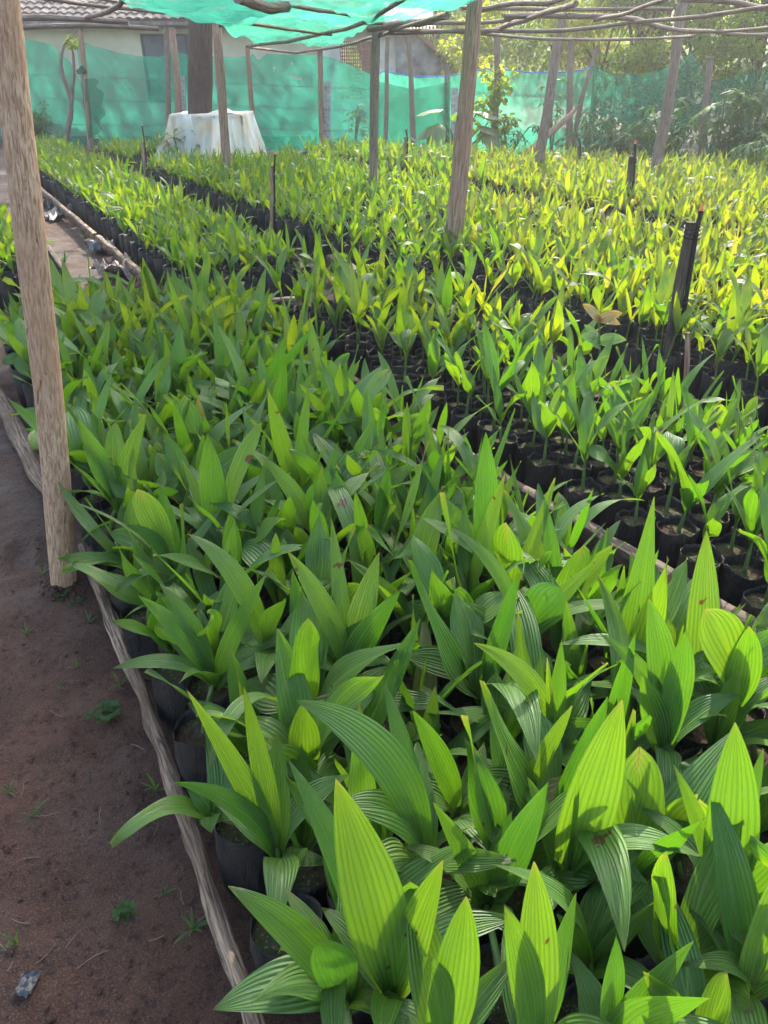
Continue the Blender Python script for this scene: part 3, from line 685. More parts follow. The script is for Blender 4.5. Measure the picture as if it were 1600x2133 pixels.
def fence_y(x):  # plan line of the fence: distance ahead for x
    return np.interp(x, [-14, -8.6, -4.6, -1.36, 1.58, 4.36, 6.91, 12], [24, 21.7, 20.3, 19.9, 18.5, 17.0, 16.1, 14.0])
def FP(px):      # plan point of the fence behind pixel column px
    x, y = 0.0, 19.0
    for _ in range(12):
        d = ray(px, 330); x = d[0] / d[1] * y; y = float(fence_y(x))
    return np.array((x, y, 0.0))
FG = 'thin poles along the net fence'
def fpole(px0, px1, ytop, r, label, mat=None, dy=-.25, mids=(), r1=None):
    f = FP(px0); Y = f[1] + dy
    return pole('fence_pole', (px0, 330), (px1, ytop), Y=Y, r0=r, r1=r1 or r * .8, mat=mat or M_pole, label=label, cat='pole', group=FG, mids=mids, sides=10, wob=.04)
fpole(192, 168, 60, .075, 'reddish forked pole at left with green net knotted round it', M_post2, mids=[(180, 190)])
fpole(356, 346, 56, .07, 'dark pole close left of the big tree trunk, outer of the pair', mids=[(350, 170)])
fpole(380, 358, 56, .085, 'pale split pole close left of the big tree trunk, inner of the pair', M_post2, mids=[(367, 150)], dy=-.5)
fpole(532, 515, 95, .06, 'thin brown pole behind the right end of the white cloth cover', M_post2, mids=[(522, 200)])
fpole(673, 667, 104, .07, 'straight brown pole beside the tallest concrete post', M_post2)
fpole(803, 808, 78, .055, 'thin pole just right of the straight grey post', mids=[(804, 200)])
fpole(862, 850, 72, .065, 'thin wavy pole left of the thick middle post', mids=[(857, 180)])
fpole(933, 931, 130, .07, 'short dark pole beside the concrete post behind the taro', dy=.12)
fpole(1031, 1036, 55, .075, 'dark vine-clad pole in front of the brightest part of the net', mids=[(1032, 180)], dy=-.4)
fpole(1186, 1190, 82, .07, 'thin upright pole where the bright net meets the dark net')
fpole(1188, 1245, 95, .05, 'thin pole leaning steeply right at the peak of the bright net', mids=[(1215, 200)], dy=-.1)
fpole(1462, 1480, 120, .07, 'thin pole lost among leaves near the right edge', mids=[(1468, 220)])

def conc(px, ytop, w_, label, lean=0):
    f = FP(px); Y = f[1] - .1; b0 = np.array((f[0], Y, 0)); tp = AY(px + lean, ytop, Y); a = Acc()
    h = tp[2]; V = []; F = []
    wx = w_
    pr = [(-wx, -wx * .8), (wx, -wx * .8), (wx, wx * .8), (-wx, wx * .8)]
    for z in np.linspace(-.1, h, 8):
        s = max(0, z) / h; k = 1 - .12 * s
        for x, y in pr: V.append((b0[0] + (tp[0] - b0[0]) * s + x * k, Y + y * k, z))
    for i in range(7):
        for j in range(4): F.append((i * 4 + j, i * 4 + (j + 1) % 4, i * 4 + 4 + (j + 1) % 4, i * 4 + 4 + j))
    F.append((28, 29, 30, 31)); a.add(V, F); o = a.obj('concrete_post', M_conc, origin=tuple(b0), smooth=False)
    tag(o, label, 'post', 'concrete fence posts')
conc(388, 158, .075, 'leaning speckled concrete post left of the big tree trunk', lean=-10)
conc(682, 170, .085, 'tall upright concrete post in the middle of the left fence')
conc(947, 183, .085, 'concrete post half hidden behind the taro leaves')

# ------------------------------------------------------------ net fence
def interp_top(xs, ys):
    return lambda x: float(np.interp(x, xs, ys))
def net_panel(name, x0, x1, top, mat, label, dy=0.0, n=160, rows=22, wr=.05, zlow=.02, zlean=.12, group='green net panels of the fence', hole=None):
    V = []; U = []; F = []
    for i in range(n + 1):
        px = x0 + (x1 - x0) * i / n; f = FP(px); Y = f[1] + dy; x = (px - CX) / FPX * 0 + ray(px, 200)[0] / ray(px, 200)[1] * Y
        zt = AY(px, top(px), Y)[2]
        for j in range(rows + 1):
            s = j / rows; z = zlow + (zt - zlow) * s
            q = Vector((x * 1.1, z * 1.3, dy * 3)); q2 = Vector((x * 2.5 + z * 2.6, z * 1.1 - x * .5, 5))
            o = wr * noise.noise(q) * 1.6 + wr * .55 * noise.noise(q2 * 1.4) + wr * .5 * abs(noise.noise(q2 * 3)) + wr * .25 * abs(noise.noise(Vector((x * 9 + z * 7, z * 2.5, 8))))
            V.append((x, Y + o - zlean * s * (1 - s), z)); U.append((x, z))
    for i in range(n):
        for j in range(rows):
            F.append((i * (rows + 1) + j, (i + 1) * (rows + 1) + j, (i + 1) * (rows + 1) + j + 1, i * (rows + 1) + j + 1))
    if hole:
        VA = np.array(V); keep = []
        for f_ in F:
            c = VA[list(f_)].mean(0); p_ = px_of(c)
            if not any(((p_[0] - h[0]) / h[2]) ** 2 + ((p_[1] - h[1]) / h[3]) ** 2 < 1 + .8 * noise.noise(Vector((c[0] * 9, c[2] * 9, 0))) for h in hole): keep.append(f_)
        F = keep
    a = Acc(); a.add(V, F, U); f = FP((x0 + x1) / 2)
    return tag(a.obj(name, mat, origin=(V[0][0], V[0][1], 0)), label, 'net fence', group)
net_panel('net_fence', -120, 178, interp_top([-120, 35, 125, 160, 178], [60, 70, 92, 130, 185]), M_net_shaded, 'green net fence panel at far left under the tiled roof', wr=.06)
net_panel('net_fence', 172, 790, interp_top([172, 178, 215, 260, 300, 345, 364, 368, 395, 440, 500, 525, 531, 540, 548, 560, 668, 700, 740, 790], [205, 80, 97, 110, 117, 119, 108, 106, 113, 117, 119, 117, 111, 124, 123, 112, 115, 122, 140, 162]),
          M_net_shaded, 'long green net fence panel behind the tree trunk and white cloth', wr=.07, n=420, rows=40, hole=[(612, 158, 10, 4), (608, 132, 3, 3), (571, 143, 2, 4), (622, 163, 6, 2)])
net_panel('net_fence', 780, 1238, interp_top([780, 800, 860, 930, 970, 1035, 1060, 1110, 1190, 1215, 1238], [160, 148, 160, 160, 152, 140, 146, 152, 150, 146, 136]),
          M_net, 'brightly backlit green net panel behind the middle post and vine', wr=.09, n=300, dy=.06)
net_panel('net_fence', 780, 938, interp_top([780, 860, 890, 938], [168, 186, 180, 170]), M_net_shaded, 'darker lower layer of net behind the taro plant', wr=.05, n=90, dy=-.12, zlean=.02)
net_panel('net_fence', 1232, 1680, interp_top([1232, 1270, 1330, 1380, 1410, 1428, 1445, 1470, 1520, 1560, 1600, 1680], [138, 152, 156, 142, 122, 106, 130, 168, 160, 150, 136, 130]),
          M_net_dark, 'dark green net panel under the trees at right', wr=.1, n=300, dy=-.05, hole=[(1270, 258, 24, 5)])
# blue hem rope on the bright panel
a = Acc(); pts = []
for px in np.linspace(782, 1236, 60):
    f = FP(px); Y = f[1] + .06; pts.append(AY(px, interp_top([780, 800, 860, 930, 970, 1035, 1060, 1110, 1190, 1215, 1238], [160, 148, 160, 160, 152, 140, 146, 152, 150, 146, 136])(px) - .5, Y))
tube(a, pts, .012, 5); tag(a.obj('hem_rope', simple('blue_rope', (.05, .22, .75), .5), origin=tuple(pts[0])), 'bright blue rope along the top hem of the sunlit net', 'rope')
# net scrap knotted on the forked pole
a = Acc(); f = FP(195); Y = f[1] - .35; V = []; U = []; F = []
for i in range(19):
    for j in range(15):
        s = i / 18; t = j / 14
        pL = AY(176 + 4 * t, 165 + 130 * t, Y); pR = AY(197 + 24 * min(1, t * 1.6) + (6 * math.sin(t * 20)) - 22 * max(0, t - .55), 163 + 70 * t * (1.1 if t < .5 else 1.5), Y)
        p = pL + (pR - pL) * s; p[1] += .10 * math.sin(s * 9 + t * 2) * (.3 + t); V.append(p); U.append((p[0], p[2]))
for i in range(18):
    for j in range(14): F.append((i * 15 + j, (i + 1) * 15 + j, (i + 1) * 15 + j + 1, i * 15 + j + 1))
a.add(V, F, U); tube(a, [AY(162, 150, Y + .05), AY(170, 144, Y - .1), AY(178, 150, Y + .05)], [.05, .08, .05], 8, .3)
tag(a.obj('net_scrap', M_net_dark, origin=tuple(V[0])), 'dark torn net scrap hanging from the forked pole at left', 'net scrap')
# barbed wire strands
def wire(pxa, pts_y, label, dy=-.22):
    a = Acc(); P = []
    for px in np.linspace(pxa[0], pxa[1], 60):
        f = FP(px); P.append(AY(px, float(np.interp(px, [q[0] for q in pts_y], [q[1] for q in pts_y])), f[1] + dy))
    tube(a, P, .0035, 4, cap=False)
    for k in range(1, 59):
        for m in (0, .5):
            c = P[k] * (1 - m) + P[k + 1] * m if k < 58 else P[k]
            d = np.array((random.uniform(-.02, .02), random.uniform(-.02, .02), .035)); tube(a, [c - d, c + d], .0035, 3, cap=False)
    tag(a.obj('barbed_wire', M_wire, origin=tuple(P[0])), label, 'barbed wire', 'barbed wire strands in front of the net')
wire((60, 790), [(60, 155), (370, 168), (530, 176), (790, 188)], 'topmost barbed wire strand across the left net')
wire((60, 790), [(60, 203), (370, 215), (530, 222), (790, 233)], 'second barbed wire strand from the top across the left net')
wire((60, 790), [(60, 258), (370, 262), (530, 268), (790, 274)], 'lowest barbed wire strand across the left net')
wire((960, 1230), [(960, 192), (1100, 200), (1230, 203)], 'barbed wire strand across the bright net')

# ------------------------------------------------------------ overhead frame of poles
BG_ = 'roof poles of the shade frame'
def beam(pts, r, label, z=None, mat=None, jit=.2):
    global SEED; SEED += 1
    P = [G(p[0], p[1], p[2]) for p in pts]; a = Acc()
    n = len(P); rad = np.linspace(r * .68, r * .54, n)
    tube(a, P, rad, 9, jit, sub=max(3, int(12 / n)), seed=SEED * 2.1, wob=.04)
    tag(a.obj('roof_pole', mat or M_pole, origin=tuple(P[0])), label, 'roof pole', BG_)
beam([(-60, 44, 2.12), (120, 40, 2.12), (268, 46, 2.1)], .05, 'pale roof pole across the top left below the tiles, upper of two')
beam([(-60, 60, 2.1), (120, 51, 2.1), (330, 60, 2.08)], .045, 'roof pole along the left eave, lower of two')
beam([(60, -6, 2.2), (190, 8, 2.2), (345, 27, 2.15)], .028, 'thin roof pole crossing in front of the roof tiles')
beam([(150, -14, 2.25), (330, 16, 2.2), (450, 40, 2.15)], .025, 'thin roof pole slanting down right at the left corner of the canopy')
beam([(180, 38, 2.13), (235, 14, 2.13), (262, -8, 2.14)], .035, 'dark roof pole at the left rim of the canopy')
beam([(485, 45, 2.05), (690, 73, 2.03)], .028, 'thin roof pole under the middle of the canopy')
beam([(458, 54, 2.03), (545, 8, 2.06)], .024, 'short thin roof pole crossing behind the knobbly post')
beam([(495, -8, 2.0), (600, 14, 2.0)], .055, 'thick blunt roof pole end at the top of the canopy')
beam([(598, 8, 2.06), (780, 42, 2.04)], .026, 'long thin roof pole right of the thick blunt one')
beam([(515, 97, 2.02), (660, 76, 2.02), (760, 50, 2.03), (850, -8, 2.04)], .035, 'dark curved roof pole under the canopy edge')
beam([(518, 98, 2.0), (620, 111, 2.0), (720, 96, 2.0), (800, 74, 2.0), (930, 30, 2.02)], .032, 'curved roof pole along the low rim of the canopy')
beam([(770, 60, 2.07), (860, 45, 2.07), (930, 33, 2.07)], .06, 'thick roof pole with a rounded end left of the middle post')
beam([(760, 48, 2.1), (1000, 47, 2.1), (1100, 36, 2.1), (1185, 30, 2.1)], .032, 'roof pole passing level behind the middle post')
beam([(790, 70, 2.02), (960, 62, 2.02), (1120, 66, 2.02), (1310, 52, 2.05), (1460, 32, 2.07), (1640, 8, 2.1)], .032, 'very long thin roof pole rising to the right edge')
beam([(960, 16, 2.14), (1060, 22, 2.14), (1240, 20, 2.14), (1402, 19, 2.14)], .028, 'straight thin roof pole near the top at right')
beam([(990, 70, 2.05), (1100, 40, 2.06), (1200, 8, 2.08)], .042, 'roof pole slanting up to the head of the leaning post')
beam([(810, 62, 2.03), (1000, 70, 2.02), (1190, 83, 2.0), (1330, 84, 2.0), (1450, 74, 2.0)], .03, 'lowest sagging roof pole across the right half')
beam([(1050, 34, 2.08), (1270, 31, 2.1), (1420, 62, 2.05), (1500, 70, 2.05), (1660, 73, 2.05)], .038, 'dark roof pole bending down behind the tall leaning post')
beam([(1240, 42, 2.06), (1310, 22, 2.07), (1395, -4, 2.1)], .026, 'short roof pole slanting up right between the leaning posts')
beam([(1000, 22, 2.1), (1100, 6, 2.1), (1180, -6, 2.1)], .032, 'roof pole at the top edge right of the middle post')
beam([(1415, -4, 2.2), (1530, 5, 2.2), (1660, 22, 2.2)], .045, 'thick roof pole in the top right corner')
beam([(1490, 66, 2.06), (1660, 52, 2.06)], .028, 'pale thin roof pole at the right edge')

# overhead canopy of green net
def canopy(name, rows_px, z, label, mat=M_canopy, n=60, m=44, sag=.16):
    """rows_px: front-to-back rows of (left px, right px, py); sheet at height z, sagging between poles"""
    V = []; U = []; F = []
    for j in range(m + 1):
        s = j / m * (len(rows_px) - 1); k = min(int(s), len(rows_px) - 2); f = s - k
        A = G(rows_px[k][0], rows_px[k][2], z) * (1 - f) + G(rows_px[k + 1][0], rows_px[k + 1][2], z) * f
        B = G(rows_px[k][1], rows_px[k][3], z) * (1 - f) + G(rows_px[k + 1][1], rows_px[k + 1][3], z) * f
        for i in range(n + 1):
            t = i / n; p = A * (1 - t) + B * t
            q = Vector((p[0] * .6, p[1] * .35, 2)); dz = -sag * abs(math.sin(math.pi * (t * 2.0))) * abs(math.sin(math.pi * (s * 1.0))) * .6
            dz += .10 * noise.noise(q) + .06 * noise.noise(q * 4) + .035 * noise.noise(Vector((p[0] * 9 + p[1] * 3, p[1] * 3, 4))) + .03 * noise.noise(Vector((p[0] * 5, p[1] * 1.5, 0)))
            V.append((p[0], p[1], z + .05 + dz)); U.append((p[0], p[1]))
    for j in range(m):
        for i in range(n):
            a0 = j * (n + 1) + i; F.append((a0, a0 + 1, a0 + n + 2, a0 + n + 1))
    a = Acc(); a.add(V, F, U); return tag(a.obj(name, mat, origin=tuple(V[0])), label, 'shade net', 'green nets laid over the roof poles')
Z_ = 2.06
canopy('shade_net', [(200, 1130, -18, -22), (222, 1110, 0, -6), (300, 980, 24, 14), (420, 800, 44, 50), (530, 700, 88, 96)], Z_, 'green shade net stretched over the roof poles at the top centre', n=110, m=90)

# ------------------------------------------------------------ foliage tools
def leaf_cloud(acc, centers, rads, n, size, rnd=(.0, 1.0), flat=.75, droop=.3, asp=.5, seed=0, hollow=.35):
    r = np.random.default_rng(seed); centers = np.array(centers, float); rads = np.array(rads, float)
    w_ = rads ** 2; k = r.choice(len(centers), n, p=w_ / w_.sum())
    d = r.normal(size=(n, 3)); d /= np.linalg.norm(d, axis=1)[:, None]; rr = r.uniform(hollow, 1, n) ** .6
    P = centers[k] + d * (rads[k] * rr)[:, None] * np.array((1, 1, flat))
    # leaf direction: outwards and drooping
    D = d + r.normal(0, .6, (n, 3)); D[:, 2] -= droop; D /= np.linalg.norm(D, axis=1)[:, None]
    Nn = r.normal(size=(n, 3)) * .7 + np.array((0, 0, 1)); S = np.cross(D, Nn); S /= np.linalg.norm(S, axis=1)[:, None] + 1e-9; Nn = np.cross(S, D)
    L = size * r.uniform(.6, 1.3, n); W = L * asp * r.uniform(.7, 1.2, n)
    A = P; B = P + D * (L * .45)[:, None] + S * (W * .5)[:, None] + Nn * (W * .12)[:, None]
    Cc = P + D * L[:, None] - Nn * (L * .15)[:, None]; E = P + D * (L * .45)[:, None] - S * (W * .5)[:, None] + Nn * (W * .12)[:, None]
    V = np.stack([A, B, Cc, E], 1).reshape(-1, 3); F = np.arange(4 * n).reshape(n, 4)
    UVq = np.tile(np.array([(.5, 0), (1, .5), (.5, .9), (0, .5)]), (n, 1))
    acc.v.append(V); acc.f.append(F + acc.n); acc.uv.append(UVq); acc.m.append(np.zeros(n, int))
    ck = r.uniform(rnd[0], rnd[1], len(centers)); acc.r.append(np.repeat(np.clip(ck[k] + r.normal(0, .15, n), 0, 1), 4)); acc.n += 4 * n
def tree(name, loc, h, crown_r, label, nleaf=6000, size=.16, mat=None, trunk_r=.14, th=.45, clumps=26, seed=0, asp=.5, cat='tree', group=None, limbs=9, bark=None, rnd=(0, 1), squash=1.0, low=0.0):
    r = np.random.default_rng(seed); loc = np.array(loc, float)
    root = empty(name, tuple(loc), label, cat, group)
    t = Acc(); top = np.array((r.normal(0, .3), r.normal(0, .3), h * .8))
    tube(t, [(0, 0, -.1), (r.normal(0, .1), r.normal(0, .1), h * th), top], [trunk_r, trunk_r * .75, trunk_r * .3], 12, .2, sub=8, seed=seed)
    cs = []; rs = []
    for i in range(clumps):
        a = r.uniform(0, 6.28); e = r.uniform(-.5 - low, 1); q = r.uniform(.35, 1)
        c = np.array((math.cos(a) * crown_r * q * math.sqrt(max(0, 1 - e * e * .6)), math.sin(a) * crown_r * q * math.sqrt(max(0, 1 - e * e * .6)), h * (th + (1 - th) * .5) + e * h * (1 - th) * .5 * squash))
        cs.append(c); rs.append(crown_r * r.uniform(.18, .36))
        if i < limbs:
            b0 = np.array((0, 0, h * (th * .7 + .3 * r.random()))); m = b0 + (c - b0) * .5 + (0, 0, .15 * crown_r)
            tube(t, [b0, m, c], [trunk_r * .4, trunk_r * .25, trunk_r * .08], 7, .2, sub=4, seed=seed + i)
    t.obj('trunk', bark or M_bark, root)
    c_ = Acc(); leaf_cloud(c_, cs, rs, int(nleaf * 1.35), size, rnd, seed=seed, asp=asp); c_.obj('crown', mat or M_tree, root)
    return root

# big trunk in front of the fence, crown high above the frame (shades the left side)
tb = G(418, 335, 0); trunk_root = empty('shade_tree', tuple(tb), 'big dark furrowed tree trunk rising through the canopy behind the white cloth', 'tree')
a = Acc(); tube(a, [(0, 0, -.2), (0, 0, .1), tuple(AY(417, 60, tb[1]) - tb), (.9, .1, 6), (1.0, -.6, 10)], [.31, .245, .235, .22, .15], 26, .10, sub=14, seed=4)
r_ = np.random.default_rng(5); cs = []; rs = []
for i in range(46):
    an = r_.uniform(0, 6.28); q = math.sqrt(r_.uniform(0, 1)) * 5.4; cs.append((.4 + math.cos(an) * q - 1.2, -.8 + math.sin(an) * q, 13.4 + r_.uniform(-2.2, 2.6))); rs.append(r_.uniform(1.0, 1.9))
    if i < 14: tube(a, [(.3, -.4, 8 + i * .1), (cs[-1][0] * .5, cs[-1][1] * .5, 11), cs[-1]], [.12, .08, .03], 7, .2, sub=4, seed=i)
for tx, ty in ((-1.2, .9), (-.85, .75), (-1.35, 1.8), (-.95, 1.45), (-1.7, 1.2), (-1.6, 2.6), (-1.9, 3.3), (-2.4, 3.9), (-1.3, 2.3)):
    q = np.array((tx, ty, 0)) + np.array(sdir) * (13.6 / sdir.z) - tb; cs.append(tuple(q)); rs.append(1.15)  # extra crown clumps added out of view, towards the sun, to shade the path
a.obj('trunk', M_bark, trunk_root)
a = Acc(); leaf_cloud(a, cs, rs, 15000, .34, seed=6); a.obj('crown', M_tree, trunk_root)

def added_shade_tree(loc, cz, R_, label, seed, n=14000):
    rr = np.random.default_rng(seed); root = empty('added_shade_tree', loc, label, 'tree', None); a = Acc(); tube(a, [(0, 0, -.2), (.1, .1, 4), (.1, 0, cz - 2)], [.3, .24, .14], 14, .1, sub=8, seed=seed); cs = []; rs = []
    for i in range(40):
        an = rr.uniform(0, 6.28); q = math.sqrt(rr.uniform(0, 1)) * R_; cs.append((math.cos(an) * q, math.sin(an) * q, cz + rr.uniform(-2, 2.5))); rs.append(rr.uniform(1.0, 1.8))
        if i < 10: tube(a, [(.1, 0, cz * .6 + i * .1), (cs[-1][0] * .5, cs[-1][1] * .5, cz - 2), cs[-1]], [.1, .07, .03], 6, .2, sub=3, seed=i)
    a.obj('trunk', M_bark, root); a = Acc(); leaf_cloud(a, cs, rs, n, .36, seed=seed); a.obj('crown', M_tree, root)
added_shade_tree((-3.5, 32.5, 0), 14, 5.5, 'added unseen tall tree behind the cream house, shading the left net', 61, 5200)  # tree added out of view to shade the left beds and net
# ------------------------------------------------------------ sprinkler stakes
SG = 'sprinkler stakes between the beds'
def sprinkler(base, top, r, label, woodtop=None, tipmat=None, black=False, Y=None):
    b0 = G(base[0], base[1], 0); t = AY(top[0], top[1], b0[1]); root = empty('sprinkler_stake', tuple(b0), label, 'sprinkler', SG)
    wt = AY(woodtop[0], woodtop[1], b0[1]) if woodtop else b0 + (t - b0) * .8
    a = Acc(); tube(a, [(0, 0, -.05), (wt - b0) * .5, wt - b0], [r, r, r * .92], 12, .16, sub=8, seed=r * 900); a.obj('stake', M_post2 if not black else M_plank, root)
    a = Acc(); off = np.array((r * 1.3, -r * .6, 0)); tube(a, [off + (0, 0, .02), off + (wt - b0) * .5 + (r * .2, 0, 0), off * .8 + (wt - b0) * .97, t - b0], r * .45, 8, sub=6); a.obj('pipe', M_pipe, root)
    a = Acc(); d = (t - b0) / np.linalg.norm(t - b0); p = t - b0
    s = max(r * .6, .010)
    tube(a, [p - d * s * 2.2, p - d * .2 * s, p], [s * .5, s * .8, s * .8], 10); a.obj('nozzle_body', M_pipe, root)
    a = Acc(); tube(a, [p, p + d * s * .7, p + d * s * .9, p + d * s * 1.8, p + d * s * 2.1], [s * .55, s * .7, s * .4, s * .45, s * .15], 10); a.obj('nozzle_cap', tipmat or M_orange, root)
    for q in (.35, .55, .92, .945, .97) if black else (.5, .9):
        a = Acc()
        c = (wt - b0) * q + off * .35
        ring = [c + np.array((math.cos(x) * r * 1.55, math.sin(x) * r * 1.45, math.sin(x * 1.0) * r * .3)) for x in np.linspace(0, 6.283, 13)]
        tube(a, ring, r * .13, 5, cap=False); a.obj('wire_tie', M_pipe if black else M_foil, root)
sprinkler((1378, 800), (1461, 440), .030, 'tall dark wrapped sprinkler stake with orange nozzle at the right', (1440, 462), black=True)
sprinkler((566, 500), (573, 322), .022, 'pale sprinkler stake standing in the gap between the two middle beds', (567, 345), M_yellowp)
sprinkler((304, 385), (296, 262), .026, 'sprinkler stake at far left in front of the net', (298, 295), M_yellowp)
sprinkler((841, 385), (846, 270), .028, 'dark sprinkler stake left of the thick middle post', (845, 285), M_pvc)
sprinkler((1200, 392), (1207, 287), .024, 'thin sprinkler stake with orange nozzle between the leaning posts', (1206, 300), black=True)
sprinkler((1300, 470), (1323, 300), .035, 'dark sprinkler stake with orange nozzle left of the tall leaning post', (1316, 325), black=True)

# ------------------------------------------------------------ white cloth over a table frame
tY = 17.6
root = empty('covered_table', tuple(AY(445, 345, tY) * (1, 1, 0)), 'table-like frame draped in sheer white cloth under the big tree trunk', 'covered frame'); ro = np.array(root.location)
def cl(px, py, Y): return AY(px, py, Y) - ro
topz = AY(445, 237, tY)[2]
Lx0, Lx1 = AY(372, 237, tY)[0] - ro[0], AY(514, 237, tY)[0] - ro[0]
bx0, bx1 = AY(350, 330, tY)[0] - ro[0], AY(543, 335, tY)[0] - ro[0] - .02
a = Acc(); NU = 150; NV = 26; V = []; F = []; U = []
yd0, yd1 = -.75, .75
def perim(s, grow):
    x0, x1 = Lx0 + (bx0 - Lx0) * grow, Lx1 + (bx1 - Lx1) * grow; y0, y1 = yd0 - .22 * grow, yd1 + .2 * grow
    L = [(x0, y0), (x1, y0), (x1, y1), (x0, y1), (x0, y0)]; d = [math.dist(L[i], L[i + 1]) for i in range(4)]; q = s * sum(d)
    for i in range(4):
        if q <= d[i] + 1e-9: f = q / d[i]; return np.array((L[i][0] * (1 - f) + L[i + 1][0] * f, L[i][1] * (1 - f) + L[i + 1][1] * f))
        q -= d[i]
    return np.array(L[0])
for j in range(NV + 1):
    g = j / NV
    for i in range(NU + 1):
        s = i / NU; p = perim(min(s, .99999), g ** 1.05); ctr = np.array(((Lx0 + Lx1) / 2, 0)); dr = p - ctr; dr /= np.linalg.norm(dr)
        fo = (.085 * math.sin(s * 2 * math.pi * 27 + 3 * noise.noise(Vector((s * 9, g * 2, 0)))) + .05 * noise.noise(Vector((s * 40, g * 3, 1)))) * (.25 + g)
        p = p + dr * fo; z = topz * (1 - g) + .02 + .05 * noise.noise(Vector((s * 22, 0, 3))) * g
        V.append((p[0], p[1], z)); U.append((s * 6, g))
for j in range(NV):
    for i in range(NU): a0 = j * (NU + 1) + i; F.append((a0, a0 + 1, a0 + NU + 2, a0 + NU + 1))
a.add(V, F, U); V = []; F = []   # top sheet sagging over the frame, pushed up at the middle
for j in range(13):
    for i in range(25):
        s, t = i / 24, j / 12; x = Lx0 + (Lx1 - Lx0) * s; y = yd0 + (yd1 - yd0) * t
        V.append((x, y, topz + .02 - .10 * math.sin(math.pi * s) * math.sin(math.pi * t) + .16 * math.exp(-((s - .72) / .12) ** 2 - ((t - .3) / .4) ** 2) + .02 * noise.noise(Vector((x * 6, y * 6, 0)))))
for j in range(12):
    for i in range(24): a0 = j * 25 + i; F.append((a0, a0 + 1, a0 + 26, a0 + 25))
a.add(V, F); a.obj('cloth_cover', M_cloth, root)
for (lx, ly) in ((Lx0, yd0), (Lx1, yd0), (Lx0, yd1), (Lx1, yd1)):
    a = Acc(); tube(a, [(lx * .97 + .02, ly * .95, 0), (lx * .97 + .02, ly * .95, topz)], .03, 8); a.obj('leg', M_pvc, root)
a = Acc()
for y in (yd0 * .95, yd1 * .95): tube(a, [(Lx0, y, topz - .03), (Lx1, y, topz - .03)], .03, 8)
for x in (Lx0 + .02, Lx1 - .02): tube(a, [(x, yd0, topz - .035), (x, yd1, topz - .035)], .028, 8)
a.obj('top_frame', M_pvc, root)
a = Acc(); tube(a, [(-.25, yd0 - .12, topz + .02), (-.2, yd0 - .18, topz - .3), (-.24, yd0 - .2, topz - .8), (-.2, yd0 - .26, .1)], [.05, .09, .10, .14], 12, .5, sub=6, seed=4)
a.obj('gathered_knot', M_cloth, root)

# ------------------------------------------------------------ houses beyond the fence
def tile_mat(name, a_, b_):
    b = NB(name); uv = b.n('ShaderNodeUVMap').outputs[0]; tc = b.n('ShaderNodeTexCoord').outputs['Object']; n1 = b.noise(tc, 3, 5, .7); n2 = b.noise(tc, 30, 3)
    c = b.mix(b.ramp(n1, [(.38, (0, 0, 0)), (.62, (1, 1, 1))]), a_, b_); c = b.mix(b.math('MULTIPLY', n2, .5), c, tuple(q * .4 for q in a_))
    return b.done(b.n('ShaderNodeBsdfPrincipled', {'Base Color': c, 'Roughness': .9, 'Normal': b.bump(n2, .01), 'Specular IOR Level': .2}).outputs[0])
M_tile = tile_mat('old_clay_tiles', (.14, .10, .09), (.34, .29, .27)); M_tile_red = tile_mat('red_clay_tiles', (.20, .07, .05), (.36, .15, .11))
M_cream = simple('cream_plaster', (.74, .68, .52), .9, .12, 1.5); M_white = simple('stained_white_plaster', (.72, .70, .66), .9, .2, 2.0); M_greywall = simple('mouldy_plaster', (.34, .32, .32), .95, .5, 2.5)
M_shut = simple('blue_grey_shutter', (.14, .16, .20), .7, .2, 4); M_frame = simple('dark_window_frame', (.07, .075, .09), .6)
def brick_mat():
    b = NB('pierced_brick'); uv = b.n('ShaderNodeUVMap').outputs[0]
    br = b.n('ShaderNodeTexBrick', {'Vector': uv, 'Scale': 1.0, 'Color1': (.30, .14, .11, 1), 'Color2': (.24, .11, .09, 1), 'Mortar': (.05, .03, .03, 1), 'Mortar Size': .022, 'Brick Width': .14, 'Row Height': .085})
    return b.done(b.n('ShaderNodeBsdfPrincipled', {'Base Color': br.outputs[0], 'Roughness': .9}).outputs[0])
hY = 25.5
root = empty('house', (AY(350, 100, hY)[0], hY, 0), 'long cream house with a tiled roof and shuttered window behind the left fence', 'house'); ro = np.array(root.location)
xl, xr = AY(-420, 60, hY)[0], AY(700, 60, hY)[0]; ev = AY(300, 44, hY)[2] + .1
wl, wr_, wt_, wb = AY(293, 80, hY)[0], AY(425, 80, hY)[0], AY(350, 70, hY)[2], .9
a = Acc()
def wbox(a, x0, x1, y0, y1, z0, z1): box(a, ((x0 + x1) / 2 - ro[0], (y0 + y1) / 2 - ro[1], (z0 + z1) / 2), (x1 - x0, y1 - y0, z1 - z0))
wbox(a, xl, wl, hY, hY + .25, 0, ev + .4); wbox(a, wr_, xr, hY, hY + .25, 0, ev + .4); wbox(a, wl, wr_, hY + .002, hY + .248, wt_, ev + .398); wbox(a, wl, wr_, hY + .002, hY + .248, 0, wb)
wbox(a, xl, xl + .25, hY + .25, hY + 6, 0, ev + .4); wbox(a, xr - .25, xr, hY + .25, hY + 6, 0, ev + .4); wbox(a, xl + .25, xr - .25, hY + 5.75, hY + 6, 0, ev + .4)
a.obj('wall', M_cream, root, smooth=False)
a = Acc(); wf = .07
wbox(a, wl, wr_, hY - .03, hY + .1, wt_ - wf, wt_ - .002); wbox(a, wl, wl + wf, hY - .032, hY + .1, wb, wt_ - wf); wbox(a, wr_ - wf, wr_, hY - .032, hY + .1, wb, wt_ - wf); m_ = (wl + wr_) / 2 + .35; wbox(a, m_, m_ + wf, hY - .03, hY + .1, wb, wt_ - wf)
fr = a.obj('window', M_frame, root, smooth=False)
